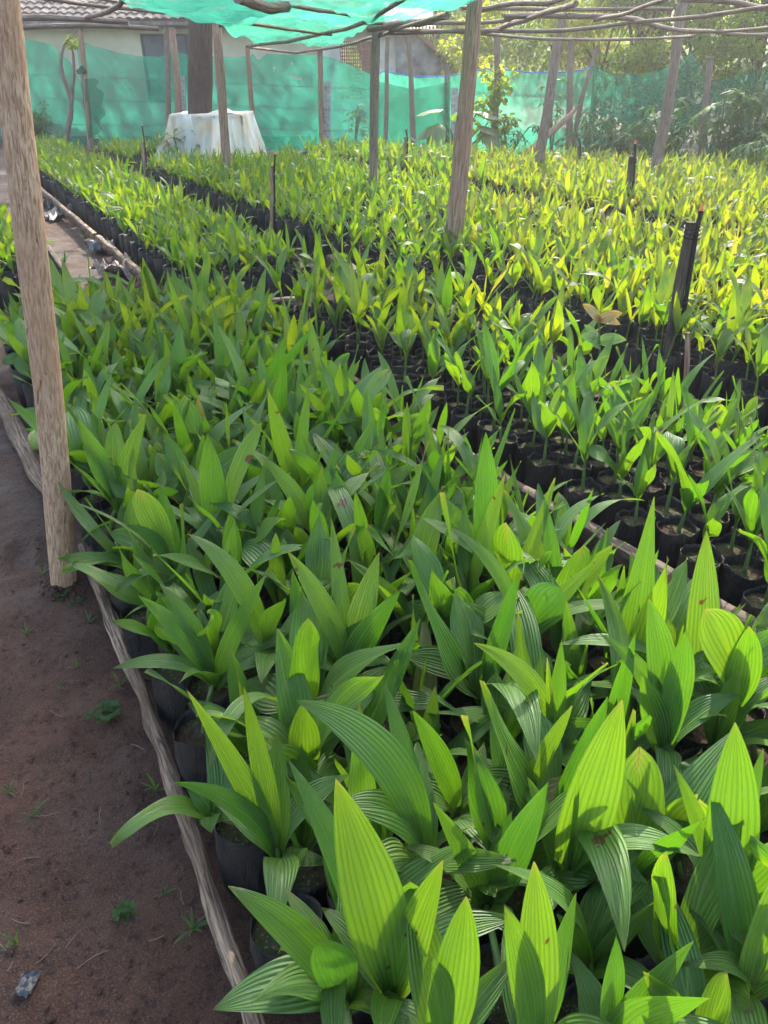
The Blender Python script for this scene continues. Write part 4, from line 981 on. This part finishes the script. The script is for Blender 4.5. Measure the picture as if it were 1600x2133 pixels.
a = Acc(); wbox(a, wl + wf, m_, hY + .02, hY + .06, wb, wt_ - wf); wbox(a, m_ + wf, wr_ - wf, hY + .025, hY + .065, wb, wt_ - wf); s_ = a.obj('shutter', M_shut, root, smooth=False); s_.parent = fr
a = Acc(); wbox(a, wl - .25, wr_ + .25, hY - .35, hY - .002, wt_ + .12, wt_ + .2); a.obj('lintel', M_greywall, root, smooth=False)
def tiled_roof(root, ro, x0, x1, y0, z0, y1, z1, mat, row=.30, pitch=.24, th=.05):
    a = Acc(); nrow = int(math.hypot(y1 - y0, z1 - z0) / row); ncol = int((x1 - x0) / pitch) * 6
    d = np.array((0, y1 - y0, z1 - z0)); d = d / np.linalg.norm(d); nrm = np.array((0, -d[2], d[1]))
    for k in range(nrow):
        V = []; F = []
        for i in range(ncol + 1):
            x = x0 + (x1 - x0) * i / ncol; w2 = abs(math.sin(math.pi * (x - x0) / pitch)) * .055
            jit = .012 * noise.noise(Vector((int((x - x0) / pitch) * 3.3, k * 5.1, 0)))
            A = np.array((x, y0, z0)) + d * (k * row + jit) + nrm * (w2 + .045); B = np.array((x, y0, z0)) + d * ((k + 1) * row + .06) + nrm * (w2 + .004)
            V += [A - ro, B - ro, A - nrm * .035 - ro]
        for i in range(ncol): F += [(i * 3, i * 3 + 3, i * 3 + 4, i * 3 + 1), (i * 3 + 2, i * 3 + 5, i * 3 + 3, i * 3)]
        a.add(V, F)
    V = [np.array(q) - ro for q in ((x0, y0, z0 - .02), (x1, y0, z0 - .02), (x1, y1, z1 - .02), (x0, y1, z1 - .02), (x0, y0, z0 - .1), (x1, y0, z0 - .1), (x1, y1, z1 - .1), (x0, y1, z1 - .1))]
    a.add(V, [(0, 1, 2, 3), (7, 6, 5, 4), (0, 4, 5, 1), (1, 5, 6, 2), (3, 7, 4, 0)])
    return a.obj('roof', mat, root, smooth=False)
ro_main = ro
tiled_roof(root, ro, xl - .6, xr + .4, hY - .9, AY(300, 43, hY - .9)[2], hY + 3.2, AY(300, 43, hY - .9)[2] + 2.1, M_tile)
# second building (shed with pierced brick window, gable wall)
sY = 24.5; root = empty('shed', (AY(830, 100, sY)[0], sY, 0), 'shed with pale wall, red brick grille and sloping rusty roof behind the middle net', 'shed'); ro = np.array(root.location)
def X(px, Y=sY): return AY(px, 100, Y)[0]
def Zp(py, Y=sY): return AY(800, py, Y)[2]
a = Acc(); wbox(a, X(700) - .4, X(708), sY, sY + .2, 0, Zp(66)); wbox(a, X(786), X(824), sY, sY + .2, 0, Zp(66)); wbox(a, X(708), X(786), sY + .002, sY + .198, Zp(86), Zp(66)); wbox(a, X(708), X(786), sY + .002, sY + .198, 0, 1.0)
a.obj('wall', M_white, root, smooth=False)
a = Acc(); x0, x1 = X(708), X(786); zt, zb_ = Zp(86), 1.0
nxg, nzg = 17, 16
for i in range(nxg + 1):
    x = x0 + (x1 - x0) * i / nxg; box(a, (x - ro[0], .1, (zt + zb_) / 2), (.035, .09, zt - zb_))
for k in range(nzg + 1):
    z = zb_ + (zt - zb_) * k / nzg; box(a, ((x0 + x1) / 2 - ro[0], .1, z), (x1 - x0, .094, .032))
a.obj('brick_grille', simple('grille_brick', (.33, .16, .13), .9), root, smooth=False)
a = Acc(); V = [(X(824), 0, 0), (X(935), 0, 0), (X(935), 0, Zp(140)), (X(866), 0, Zp(74)), (X(824), 0, Zp(62))]
Vf = np.array([(q[0], sY - .35, q[2]) for q in V] + [(q[0], sY - .1, q[2]) for q in V]) - ro
a.add(Vf, [(0, 1, 2, 3), (0, 3, 4, -1), (6, 5, 8, 7), (5, 9, 8, -1), (2, 1, 6, 7), (3, 2, 7, 8), (4, 3, 8, 9), (0, 4, 9, 5)]); a.obj('gable_wall', M_greywall, root, smooth=False)
a = Acc()
def slab(a, p, q, yA, yB, th):   # sloping slab between two (px,py) in the shed plane
    A = np.array((X(p[0]), 0, Zp(p[1]))); B = np.array((X(q[0]), 0, Zp(q[1])))
    V = []
    for y in (yA, yB):
        for e in (A, B):
            for z in (0, th): V.append((e[0], y, e[2] + z))
    V = np.array(V) - ro; a.add(V, [(0, 2, 3, 1), (4, 5, 7, 6), (0, 4, 6, 2), (1, 3, 7, 5), (0, 1, 5, 4), (2, 6, 7, 3)])
slab(a, (862, 72), (966, 160), sY - .8, sY + 3, .10); slab(a, (694, 64), (868, 72), sY - .7, sY + 3, .08); a.obj('roof_edge', M_tile_red, root, smooth=False)
# corrugated lean-to sheet
a = Acc(); V = []; F = []
for i in range(91):
    x = X(800) + (X(905) - X(800)) * i / 90; w2 = .035 * math.sin(i * 1.05)
    V += [(x, sY - .5, Zp(58) + w2), (x, sY + 3.0, Zp(10) + w2 + .3), (x, sY - .5, Zp(58) + w2 - .012), (x, sY + 3.0, Zp(10) + w2 + .288)]
for i in range(90): F += [(i * 4, i * 4 + 4, i * 4 + 5, i * 4 + 1), (i * 4 + 2, i * 4 + 3, i * 4 + 7, i * 4 + 6)]
a.add(np.array(V) - ro, F); a.obj('corrugated_roof', simple('corrugated_sheet', (.42, .40, .40), .6, .2, 3), root)

# ------------------------------------------------------------ trees and shrubs beyond and before the fence
TG = 'trees beyond the fence'
def tpx(px, Y): return (AY(px, 200, Y)[0], Y, 0)
tree('tree', tpx(1310, 22), 6.5, 2.6, 'leafy tree with hanging pale leaves behind the head of the right leaning posts', 5200, .17, M_vine, .12, .3, 26, 11, .6, group=TG, rnd=(.1, .9))
tree('tree', tpx(1560, 19.5), 7.0, 2.8, 'dense dark green tree in the top right corner', 9000, .15, M_dark, .16, .25, 34, 12, .5, group=TG, rnd=(0, .9), low=.4)
tree('tree', tpx(1430, 24), 8, 3.0, 'taller tree behind the dark net left of the corner tree', 8000, .17, M_tree, .16, .28, 30, 13, .5, group=TG, low=.3)
tree('tree', tpx(1150, 29), 7.5, 3.2, 'grey-green hazy tree behind the brightest net', 7000, .17, M_tree, .15, .25, 30, 14, group=TG, rnd=(0, .6), low=.4)
tree('tree', tpx(1000, 36), 9, 4.2, 'pale hazy tree farther back right of the shed', 7000, .22, M_tree, .2, .2, 34, 15, group=TG, rnd=(0, .5), low=.4)
tree('bush', tpx(975, 23.5), 2.75, .9, 'sunny yellow-green bush above the net right of the thick middle post', 1500, .13, M_vine, .04, .3, 14, 16, .7, cat='bush', group=TG, rnd=(.5, 1))
tree('tree', tpx(1240, 26), 3.6, 1.9, 'low sunlit shrubby tree right above the bright net peak', 4200, .14, M_vine, .08, .3, 20, 17, .6, group=TG, rnd=(.2, 1), low=.4)
tree('tree', tpx(1420, 20.0), 3.2, 1.5, 'low tree with yellow sunlit leaves resting on the dark net', 3400, .11, M_vine, .07, .3, 18, 18, .5, group=TG, rnd=(.3, 1), low=.4)
tree('tree', tpx(1700, 24), 8, 3.4, 'big tree at the right edge of the view', 6000, .2, M_tree, .2, .25, 26, 19, group=TG, low=.3)
tree('tree', tpx(760, 42), 10, 5, 'far tree seen faintly over the shed roof', 5000, .28, M_tree, .25, .25, 26, 20, group=TG, rnd=(0, .6))
tree('tree', tpx(900, 30), 4.8, 2.0, 'middle-distance tree right beside the shed gable', 4000, .15, M_tree, .1, .2, 20, 21, group=TG, rnd=(.2, .8), low=.4)
for k, (px, dy, h, lab) in enumerate([(1262, 1.2, 1.9, 'low bush behind the dark net, nearest the bright panel'), (1330, 1.5, 2.1, 'bush behind the dark net left of the tall leaning post'), (1405, 1.3, 2.4, 'bush behind the highest point of the dark net'),
        (1480, 1.6, 2.2, 'bush behind the dark net in the right corner'), (1560, 1.3, 2.5, 'bush behind the last stretch of dark net at the right edge')]):
    f = FP(px); Yb = f[1] + dy; tree('bush', (ray(px, 300)[0] / ray(px, 300)[1] * Yb, Yb, 0), h, .95, lab, 1100, .12, M_tree, .04, .08, 18, 70 + k, .55, cat='bush', group='bushes pressed behind the dark net', rnd=(0, .8), low=.8)
# bare branching sapling behind the net peak
# forked sapling with pale flowers, left
a_root = empty('forked_sapling', tuple(FP(152) - (0, .45, 0)), 'thin twisted forked sapling between the left net and the forked pole', 'sapling'); ro = np.array(a_root.location); Yp = ro[1]
a = Acc()
def q_(px, py): return AY(px, py, Yp) - ro
tube(a, [(0, 0, 0), q_(150, 230), q_(147, 205), q_(133, 165), q_(126, 130), q_(132, 95), q_(160, 62)], [.06, .055, .05, .045, .04, .03, .02], 8, .3, sub=5, wob=.03)
tube(a, [q_(150, 228), q_(151, 190), q_(155, 150), q_(152, 110), q_(148, 92)], [.045, .045, .035, .025, .015], 8, .3, sub=5, wob=.03)
a.obj('trunk', M_pole, a_root)
a = Acc(); leaf_cloud(a, [q_(150, 88), q_(144, 94), q_(156, 92)], [.16, .12, .12], 160, .07, seed=3, asp=.8); a.obj('leaves', M_vine, a_root)

def compound_shrub(px, Yoff, h, label, seed, mat=M_dark, nst=4, leafl=.22, name='shrub', cat='shrub', spread=.5, fingers=7, Y=None, nl=5, group='leafy shrubs in front of the right net', width=.3):
    """cassava-like shrub: stems with leaves of radiating leaflets"""
    r = np.random.default_rng(seed); f = FP(px); Yb = (f[1] + Yoff) if Y is None else Y; b0 = np.array((ray(px, 300)[0] / ray(px, 300)[1] * Yb, Yb, 0))
    root = empty(name, tuple(b0), label, cat, group); st = Acc(); lv = Acc()
    for s in range(nst):
        az = r.uniform(0, 6.28); top = np.array((math.cos(az) * spread * r.uniform(.2, 1), math.sin(az) * spread * r.uniform(.2, 1), h * r.uniform(.7, 1)))
        tube(st, [(0, 0, -.03), top * (.35, .35, .5), top], [.022, .017, .009], 6, .1, sub=3)
        for k in range(nl):
            tt = 1 - k * .13; base = top * (tt, tt, tt); a2 = r.uniform(0, 6.28); pl = r.uniform(.15, .34)
            hub = base + np.array((math.cos(a2) * pl, math.sin(a2) * pl, r.uniform(-.02, .14))); tube(st, [base, (base + hub) / 2 + (0, 0, .03), hub], .005, 4, cap=False)
            n = np.array((math.cos(a2) * .5, math.sin(a2) * .5, .9)); n /= np.linalg.norm(n); e1 = np.cross(n, (0.2, .3, 1)); e1 /= np.linalg.norm(e1); e2 = np.cross(n, e1)
            rr = r.uniform(0, 1); a3 = r.uniform(0, 6)
            for q in range(fingers):
                an = a3 + q * 2 * math.pi / fingers * (.92 if fingers > 4 else 1); L = leafl * r.uniform(.8, 1.15); d = e1 * math.cos(an) + e2 * math.sin(an)
                tip = hub + d * L - np.array((0, 0, L * .35)); leaf(lv, hub, hub + d * L * .5 + (0, 0, .02), tip, L * width, 5, 2, .2, 0, 0, 0, rnd=rr)
    st.obj('stems', M_stem, root); lv.obj('leaves', mat, root)
    return root
LS = [(1500, -1.2, 1.35, 'tall cassava-like shrub with hanging finger leaves near the right edge', 5, .26, .9, 31, M_dark),
      (1570, -1.5, 1.5, 'finger-leaved shrub at the right edge before the dark net', 5, .25, .8, 32, M_dark),
      (1395, -1.5, 1.0, 'drooping finger-leaved shrub just right of the tall leaning post', 5, .22, .6, 33, M_dark),
      (1230, -1.0, .9, 'low papaya-like shrub behind the thin orange-tipped sprinkler', 4, .17, .4, 35, M_dark),
      (1330, -1.1, .85, 'low shrub in deep shade left of the tall leaning post', 5, .19, .5, 36, M_dark),
      (1285, -.9, .75, 'small dark shrub between the two orange-tipped sprinklers', 4, .17, .4, 37, M_dark),
      (1590, -2.6, .75, 'pale green shrub low at the right edge behind the last seedlings', 4, .17, .4, 38, M_taro),
      (1060, -.7, .8, 'weedy shrub at the foot of the vine-clad pole', 4, .15, .4, 39, M_dark),
      (1150, -.4, 1.5, 'young sapling with airy leaves in front of the bright net', 3, .13, .45, 40, M_taro),
      (370, -3.6, .62, 'silvery leafy weed in front of the white cloth cover', 5, .13, .4, 42, M_taro),
      (1590, -.5, 1.9, 'leafy shrub pressed to the dark net at the right edge', 4, .22, .5, 43, M_dark)]
for px, yo, h, lab, nst, ll, sp, sd, mt in LS: compound_shrub(px, yo, h, lab, sd, mt, nst, ll, spread=sp)
compound_shrub(738, -.25, 1.0, 'flowering weed with a pale yellow bloom by the tallest concrete post', 44, M_taro, 3, .10, group=None, spread=.3)
# bushy feathery plant at far left
r_ = np.random.default_rng(8); f = FP(105) - (0, .4, 0); root = empty('bush', tuple(f), 'feathery dull green bush against the net at far left', 'bush'); st = Acc(); lv = Acc(); cs = []
for i in range(9):
    az = r_.uniform(0, 6.28); tp = np.array((math.cos(az) * r_.uniform(.1, .5), math.sin(az) * .3, r_.uniform(.4, 1.05))); tube(st, [(0, 0, 0), tp * (.4, .4, .5), tp], [.015, .01, .004], 5, sub=3); cs += [tp, tp * .75, tp * .55]
leaf_cloud(lv, cs, [.16] * len(cs), 1500, .07, (0, .5), seed=9, asp=.35); st.obj('stems', M_pole, root); lv.obj('leaves', M_dark, root)
# vine on the dark pole
f = FP(1031) - (0, .42, 0); root = empty('climbing_vine', tuple(f), 'bright green vine climbing the dark pole before the brightest net', 'vine'); ro = np.array(root.location); st = Acc(); lv = Acc()
P = []; 
for k in range(30):
    s = k / 29; a_ = s * 22; p = AY(1031 + 5 * s, 325 - 260 * s, f[1]) - ro; P.append(p + np.array((math.cos(a_) * .11, math.sin(a_) * .11, 0)))
tube(st, P, .009, 5, cap=False); cs = [p + np.array((r_.normal(0, .12), r_.normal(0, .05), 0)) for p in P[4:20]] + [AY(1036, 12, f[1]) - ro, AY(1030, 30, f[1]) - ro, AY(1022, 150, f[1]) - ro]
leaf_cloud(lv, cs, [.17] * 16 + [.25, .22, .2], 620, .13, (.1, 1), seed=12, asp=.75, hollow=.1); st.obj('stems', M_stem, root); lv.obj('leaves', M_vine, root)
# taro
def taro_leaf(acc, hub, az, L, droop, rnd):
    d = np.array((math.cos(az), math.sin(az), 0)); s = np.array((-d[1], d[0], 0)); V = [hub]; U = [(.5, 0)]; n = 22; rings = 4
    for q in range(1, rings + 1):
        for i in range(n):
            t = i / n * 2 * math.pi; rr = (.62 + .38 * math.cos(t)) if abs(t - math.pi) > .25 else .12
            rr = .5 + .5 * math.cos(t) * .9 + .12 * math.cos(2 * t); rr = max(rr, .16) + .22 * (abs(math.sin(t)) ** 1.5) - (.18 if abs(t - math.pi) < .2 else 0)
            rr += .02 * math.sin(9 * t)
            p = hub + (d * math.cos(t) + s * math.sin(t) * .85) * rr * L * q / rings; k = (rr * q / rings)
            p = p - np.array((0, 0, 1)) * droop * L * k * k * (1 if math.cos(t) > 0 else .7) + np.array((0, 0, .03 * L * math.sin(6 * t) * q / rings)); V.append(p); U.append((t / 6.28 * 2, q / rings * .7))
    F = [(0, 1 + i, 1 + (i + 1) % n, -1) for i in range(n)]
    for q in range(rings - 1):
        for i in range(n): a0 = 1 + q * n + i; b_ = 1 + q * n + (i + 1) % n; F.append((a0, a0 + n, b_ + n, b_))
    acc.add(V, F, U, rnd)
f = FP(965); Yt = f[1] - 1.6; b0 = np.array((AY(955, 330, Yt)[0], Yt, 0)); root = empty('taro_plant', tuple(b0), 'large taro plant with broad heart leaves behind the thick middle post', 'plant')
for k, (px, py, L, az, dr, dy) in enumerate([(915, 228, .42, 2.9, .25, 0), (995, 232, .55, .2, .35, .1), (960, 235, .42, 1.2, .4, .2), (905, 262, .38, 3.4, .6, -.2), (1003, 262, .36, -.3, .5, -.1), (1018, 275, .34, -.9, .9, -.2), (913, 258, .30, 4.4, 1.1, -.3), (1265, 300, .3, -1.2, .8, .0)][:7]):
    hub = AY(px, py, Yt + dy) - b0; a = Acc(); tube(a, [(0, 0, 0), hub * (.35, .35, .6), hub], [.028, .02, .012], 7, sub=4, cap=False); lf = a.obj('stalk', M_stem, root)
    a = Acc(); taro_leaf(a, hub, az, L, dr, k / 7); a.obj('leaf', M_taro, root)
f = FP(1330); Yt = f[1] - 1.3; b0 = np.array((AY(1330, 330, Yt)[0], Yt, 0)); root = empty('taro_plant', tuple(b0), 'single-leaved taro plant drooping right of the orange-tipped dark sprinkler', 'plant')
hub = AY(1335, 318, Yt) - b0; a = Acc(); tube(a, [(0, 0, 0), hub * (.3, .3, .6), hub], [.02, .015, .01], 7, sub=4); a.obj('stalk', M_stem, root); a = Acc(); taro_leaf(a, hub, -1.2, .42, 1.2, .5); a.obj('leaf', M_taro, root)
# fallen slanting branch by leaning post
tag(log_thing('fallen_branch', [AY(1095, 325, 15.6), AY(1135, 285, 15.7), AY(1175, 255, 15.8), AY(1200, 225, 15.9)], [.07, .06, .05, .03], M_post2, 'crooked brown branch leaning against the bright net beside the leaning post', 'branch', jit=.3, seed=21, wob=.05), None, None)
# palm beyond (fronds top right of centre)
pb = np.array(tpx(1225, 27)); root = empty('palm_tree', tuple(pb), 'tall palm with long drooping fronds near the top behind the right posts', 'palm tree', TG); a = Acc()
hc = np.array((AY(1370, -30, 27)[0] - pb[0], 0, AY(1370, -30, 27)[2])); tube(a, [(hc[0], 0, -.1), (hc[0] * 1.02, 0, hc[2] * .5), hc], [.22, .17, .15], 12, .1, sub=8); a.obj('trunk', M_bark, root)
r_ = np.random.default_rng(3)
for k in range(13):
    az = k * 2.4; el = r_.uniform(-.1, .9); L = r_.uniform(2.2, 3.0); h = np.array((math.cos(az), math.sin(az), 0)); tip = hc + h * L * .75 + (0, 0, -1.6 + el * 1.6); C = hc + h * L * .4 + (0, 0, .9 + el)
    t = np.linspace(0, 1, 34)[:, None]; P = (1 - t) ** 2 * hc + 2 * (1 - t) * t * C + t ** 2 * tip; a = Acc(); tube(a, P, np.linspace(.03, .006, 34), 5, cap=False)
    s = np.array((-h[1], h[0], 0))
    for q in range(3, 34):
        for sg in (-1, 1):
            ll = .62 * math.sin(math.pi * (.12 + .83 * q / 34)) ** .6; d = s * sg * .7 + h * .45 + np.array((0, 0, -.75)) + r_.normal(0, .08, 3); d /= np.linalg.norm(d)
            leaf(a, P[q], P[q] + d * ll * .5 + (0, 0, .04), P[q] + d * ll, .035, 3, 1, .3, rnd=r_.uniform(.2, .9), side=h)
    a.obj('frond', M_tree, root)
# hills and far wood
hx = np.linspace(-90, 120, 70); hyv = np.linspace(44, 130, 40); Xh, Yh = np.meshgrid(hx, hyv)
Zh = np.array([max(0, (y - 46) * .30) * (.55 + .45 * noise.noise(Vector((x * .02, y * .02, 0)))) + 1.5 * noise.noise(Vector((x * .06, y * .06, 2))) - 1 for x, y in zip(Xh.ravel(), Yh.ravel())])
idx = np.arange(len(hx) * len(hyv)).reshape(len(hyv), len(hx)); a = Acc(); a.add(np.stack([Xh.ravel(), Yh.ravel(), Zh], 1), np.stack([idx[:-1, :-1].ravel(), idx[:-1, 1:].ravel(), idx[1:, 1:].ravel(), idx[1:, :-1].ravel()], 1))
struct(a.obj('hill', simple('hill_green', (.07, .10, .04), .95, .4, .3)))
a = Acc(); r_ = np.random.default_rng(77); cs = []; rs = []
for k in range(420):
    x = r_.uniform(-50, 70); y = r_.uniform(46, 95); i_ = np.argmin((Xh.ravel() - x) ** 2 + (Yh.ravel() - y) ** 2); cs.append((x, y, Zh[i_] + r_.uniform(1, 3.2))); rs.append(r_.uniform(1.4, 3.0))
leaf_cloud(a, cs, rs, 42000, .5, (0, .7), seed=78); tag(a.obj('far_wood', M_tree), 'hazy wooded slope seen over the bright net', 'wood', kind='stuff')

# ------------------------------------------------------------ small things
# copper-leaved sapling among the seedlings at right
b0 = SAP; root = empty('copper_sapling', tuple(b0), 'copper and pale-green broad-leaved sapling standing out among the right seedlings', 'sapling'); ro = b0
a = Acc(); cz = AY(1248, 672, b0[1]) - b0; tube(a, [(0, 0, 0), cz * .5, cz], [.007, .006, .004], 7, sub=3); a.obj('stem', M_stem, root)
for k, (px, py, dy, W, red) in enumerate([(1214, 633, 0, .06, 1), (1297, 652, -.02, .055, 1), (1292, 676, .04, .05, 1), (1217, 676, .02, .05, 0), (1210, 700, -.05, .06, 0), (1305, 708, -.04, .06, 0), (1262, 650, .03, .03, 2), (1243, 652, .0, .03, 2), (1235, 720, -.06, .06, 0)]):
    tip = AY(px, py, b0[1] + dy) - b0; P0 = cz * (1 if k < 3 or red == 2 else .8); a = Acc(); leaf(a, P0, spine(P0, tip, .3), tip, W * 1.25, 12, 6, .2, side=np.array((0.1, .70, .70)), rnd=[0, .5, 1][min(red, 2)] if red else .8, wave=.2)
    a.obj('leaf', M_red if red else M_taro, root)
# weeds on the path
WG = 'small weeds on the path'
def weed(px, py, size, n, label, seed, kind=0, z=0):
    r = np.random.default_rng(seed); b0 = G(px, py, 0); b0[2] = gz(b0[0], b0[1]); a = Acc()
    for k in range(n):
        az = r.uniform(0, 6.28); L = size * r.uniform(.5, 1.2); el = r.uniform(.2, 1.2); h = np.array((math.cos(az) * math.cos(el), math.sin(az) * math.cos(el), math.sin(el)))
        if kind == 0: leaf(a, (0, 0, 0), h * L * .5 + (0, 0, L * .25), h * L, L * .10, 6, 1, .3, rnd=r.random())
        else:
            c = h * L * .7; tube(a, [(0, 0, 0), c], .0012, 4, cap=False)
            for q in range(3): a2 = az + (q - 1) * 1.2; leaf(a, c, c + np.array((math.cos(a2), math.sin(a2), .2)) * size * .15, c + np.array((math.cos(a2), math.sin(a2), .1)) * size * .38, size * .22, 5, 3, .2, shape=1, rnd=r.random())
    tag(a.obj('weed', M_taro if kind == 0 else M_dark, origin=(0, 0, 0)), label, 'weed', WG).location = tuple(b0)
weed(222, 1490, .055, 16, 'largest round-leaved weed on the path beside the log', 1, 1)
weed(262, 1912, .04, 7, 'small two-tufted weed in the middle of the lower path', 2, 1)
weed(400, 1925, .05, 9, 'blue-green grass tuft against the log low in the picture', 3)
weed(325, 1640, .06, 9, 'grass tuft against the log at mid height of the path', 4)
weed(250, 1420, .05, 8, 'thin grass tuft touching the log near its upper part', 5)
weed(130, 1237, .035, 7, 'tiny round-leaved weed at the foot of the big post', 6, 1)
weed(160, 1250, .03, 5, 'tiny weed just right of the big post foot', 7, 1)
weed(183, 1285, .045, 9, 'dry grass tuft between the post foot and the log', 8)
weed(52, 1310, .04, 8, 'pale dry grass tuft alone at the left of the path', 9)
weed(88, 1190, .035, 6, 'grass tuft left of the post foot', 10)
weed(62, 1688, .05, 6, 'dry sprig lying at the left edge of the path', 11)
weed(18, 1645, .03, 5, 'tiny grass tuft at the very left edge', 12)
weed(120, 1420, .03, 5, 'tiny sprig in the middle of the upper path', 13)
weed(35, 1965, .04, 6, 'sprig above the grey plastic scrap', 14)
weed(160, 1380, .03, 6, 'little curled weed right of the middle of the path', 15)
weed(340, 1855, .03, 7, 'tiny pale tuft beside the log below mid height', 16)
# grass at far path edges
for k, (px, py, s, n, lab) in enumerate([(175, 490, .12, 26, 'grassy clump beside the grey timber on the far path'), (200, 520, .12, 26, 'second grassy clump along the timber on the far path'), (135, 545, .12, 22, 'grass clump right of the big post on the far path'), (265, 560, .12, 22, 'grass clump at the near end of the far path'), (155, 462, .11, 20, 'grass clump farthest up the far path')]): weed(px, py, s, n, lab, 50 + k)
# clods, pebbles and twigs on the path
r_ = np.random.default_rng(21); a = Acc(); tw = Acc()
def blob(acc, c, r, rr, mat=0, n=6, m=5):
    V = []; F = []
    for j in range(m + 1):
        for i in range(n):
            th = math.pi * j / m; ph = 2 * math.pi * i / n; k = r * (1 + .5 * noise.noise(Vector((math.cos(ph) * 1.3 + c[0] * 90, math.sin(ph) * 1.3, math.cos(th) * 1.3 + c[1] * 90))))
            V.append((c[0] + k * math.sin(th) * math.cos(ph), c[1] + k * math.sin(th) * math.sin(ph), c[2] + k * .62 * math.cos(th)))
    for j in range(m):
        for i in range(n): F.append((j * n + i, (j + 1) * n + i, (j + 1) * n + (i + 1) % n, j * n + (i + 1) % n))
    acc.add(V, F, None, rr, mat)
for k in range(1900):
    px, py = r_.uniform(-60, 560), r_.uniform(820, 2250); p = G(px, py, 0)
    u, v = p[0] * UU[0] + p[1] * UU[1], p[0] * VV[0] + p[1] * VV[1]
    if v > .14: continue
    near_edge = abs(v) < .25 or r_.random() < .25
    if not near_edge and r_.random() < .6: continue
    s = .0010 + .0065 * r_.random() ** 5; blob(a, (p[0], p[1], gz(p[0], p[1]) + s * .2), s, 0)
for k in range(170):
    t_ = r_.uniform(0, 6.28); q = .05 + abs(r_.normal(0, .03)); s = r_.uniform(.002, .009); cx_, cy_ = -1.155 + math.cos(t_) * q, 2.30 + math.sin(t_) * q
    blob(a, (cx_, cy_, gz(cx_, cy_) + s * .3), s, 0)
tag(a.obj('soil_clods', M_ground), 'scattered clods and crumbs of dark earth on the path', 'clods', kind='stuff')
a = Acc()
for k in range(60):
    px, py = r_.uniform(0, 480), r_.uniform(900, 2120); p = G(px, py, 0); v = p[0] * VV[0] + p[1] * VV[1]
    if v > .12: continue
    L = r_.uniform(.015, .07); az = r_.uniform(0, 6.28); d = np.array((math.cos(az), math.sin(az), 0)); s = np.array((-d[1], d[0], 0)); z = gz(p[0], p[1]) + .004; P = [p * (1, 1, 0) + d * L * t + s * L * .12 * math.sin(t * 3 + k) + (0, 0, z + .004 * t) for t in (0, .33, .66, 1)]
    tube(tw, P, .0008, 4, cap=False, sub=2)
tag(tw.obj('dry_litter', simple('dry_straw', (.20, .14, .10), .8)), 'dry twigs and straw bits scattered on the path', 'litter', kind='stuff')
# plastic scrap and pale stones
def scrap(px, py, sx, sy, mat, label, seed, hgt=.01, name='plastic_scrap', cat='litter', z=0.0):
    b0 = G(px, py, 0); b0[2] = gz(b0[0], b0[1]); V = []; F = []; n = 14
    for i in range(n + 1):
        for j in range(n + 1):
            x, y = (i / n - .5), (j / n - .5); k = 1 + .5 * noise.noise(Vector((x * 3 + seed, y * 3, 0)))
            V.append((x * sx * k, y * sy * k, .006 + z + hgt * (.5 + noise.noise(Vector((x * 5, y * 5, seed)))) + hgt * .8 * abs(noise.noise(Vector((x * 12, y * 12, seed))))))
    for i in range(n):
        for j in range(n): F.append((i * (n + 1) + j, (i + 1) * (n + 1) + j, (i + 1) * (n + 1) + j + 1, i * (n + 1) + j + 1))
    a = Acc(); a.add(V, F); tag(a.obj(name, mat), label, cat).location = tuple(b0)
scrap(55, 2050, .045, .05, M_scrap, 'grey-blue plastic scrap on the path at the lower left corner', 3)
scrap(216, 520, .22, .3, M_foil, 'white crumpled plastic along the far path, nearer piece', 5, .10)
scrap(118, 450, .20, .7, M_foil, 'white crumpled plastic strip at the far end of the path', 7, .08)
scrap(100, 425, .2, .5, M_foil, 'pale rubbish heap beside the far bed edge', 9, .08)
scrap(242, 575, .32, .25, M_foil2, 'pinkish crumpled wrapper just beyond the front bed', 11, .12)

# ------------------------------------------------------------ air
b = NB('haze_air'); pv = b.n('ShaderNodeVolumePrincipled', {'Color': (.95, .96, 1, 1), 'Density': HAZE, 'Anisotropy': .72}); b.t.links.new(pv.outputs[0], b.out.inputs['Volume'])
a = Acc(); box(a, (10, 80, 24.5), (420, 260, 53)); V = a.v[0]
bm_v = np.array([(x, y, z) for x in (-200, 220) for y in (-45, 210) for z in (-2.5, 50)], float); a = Acc(); a.add(bm_v, [(0, 1, 3, 2), (4, 6, 7, 5), (0, 4, 5, 1), (2, 3, 7, 6), (0, 2, 6, 4), (1, 5, 7, 3)])
hz = a.obj('haze', b.m, smooth=False); hz['kind'] = 'stuff'; hz['label'] = 'sunlit morning haze filling the air over the whole nursery'
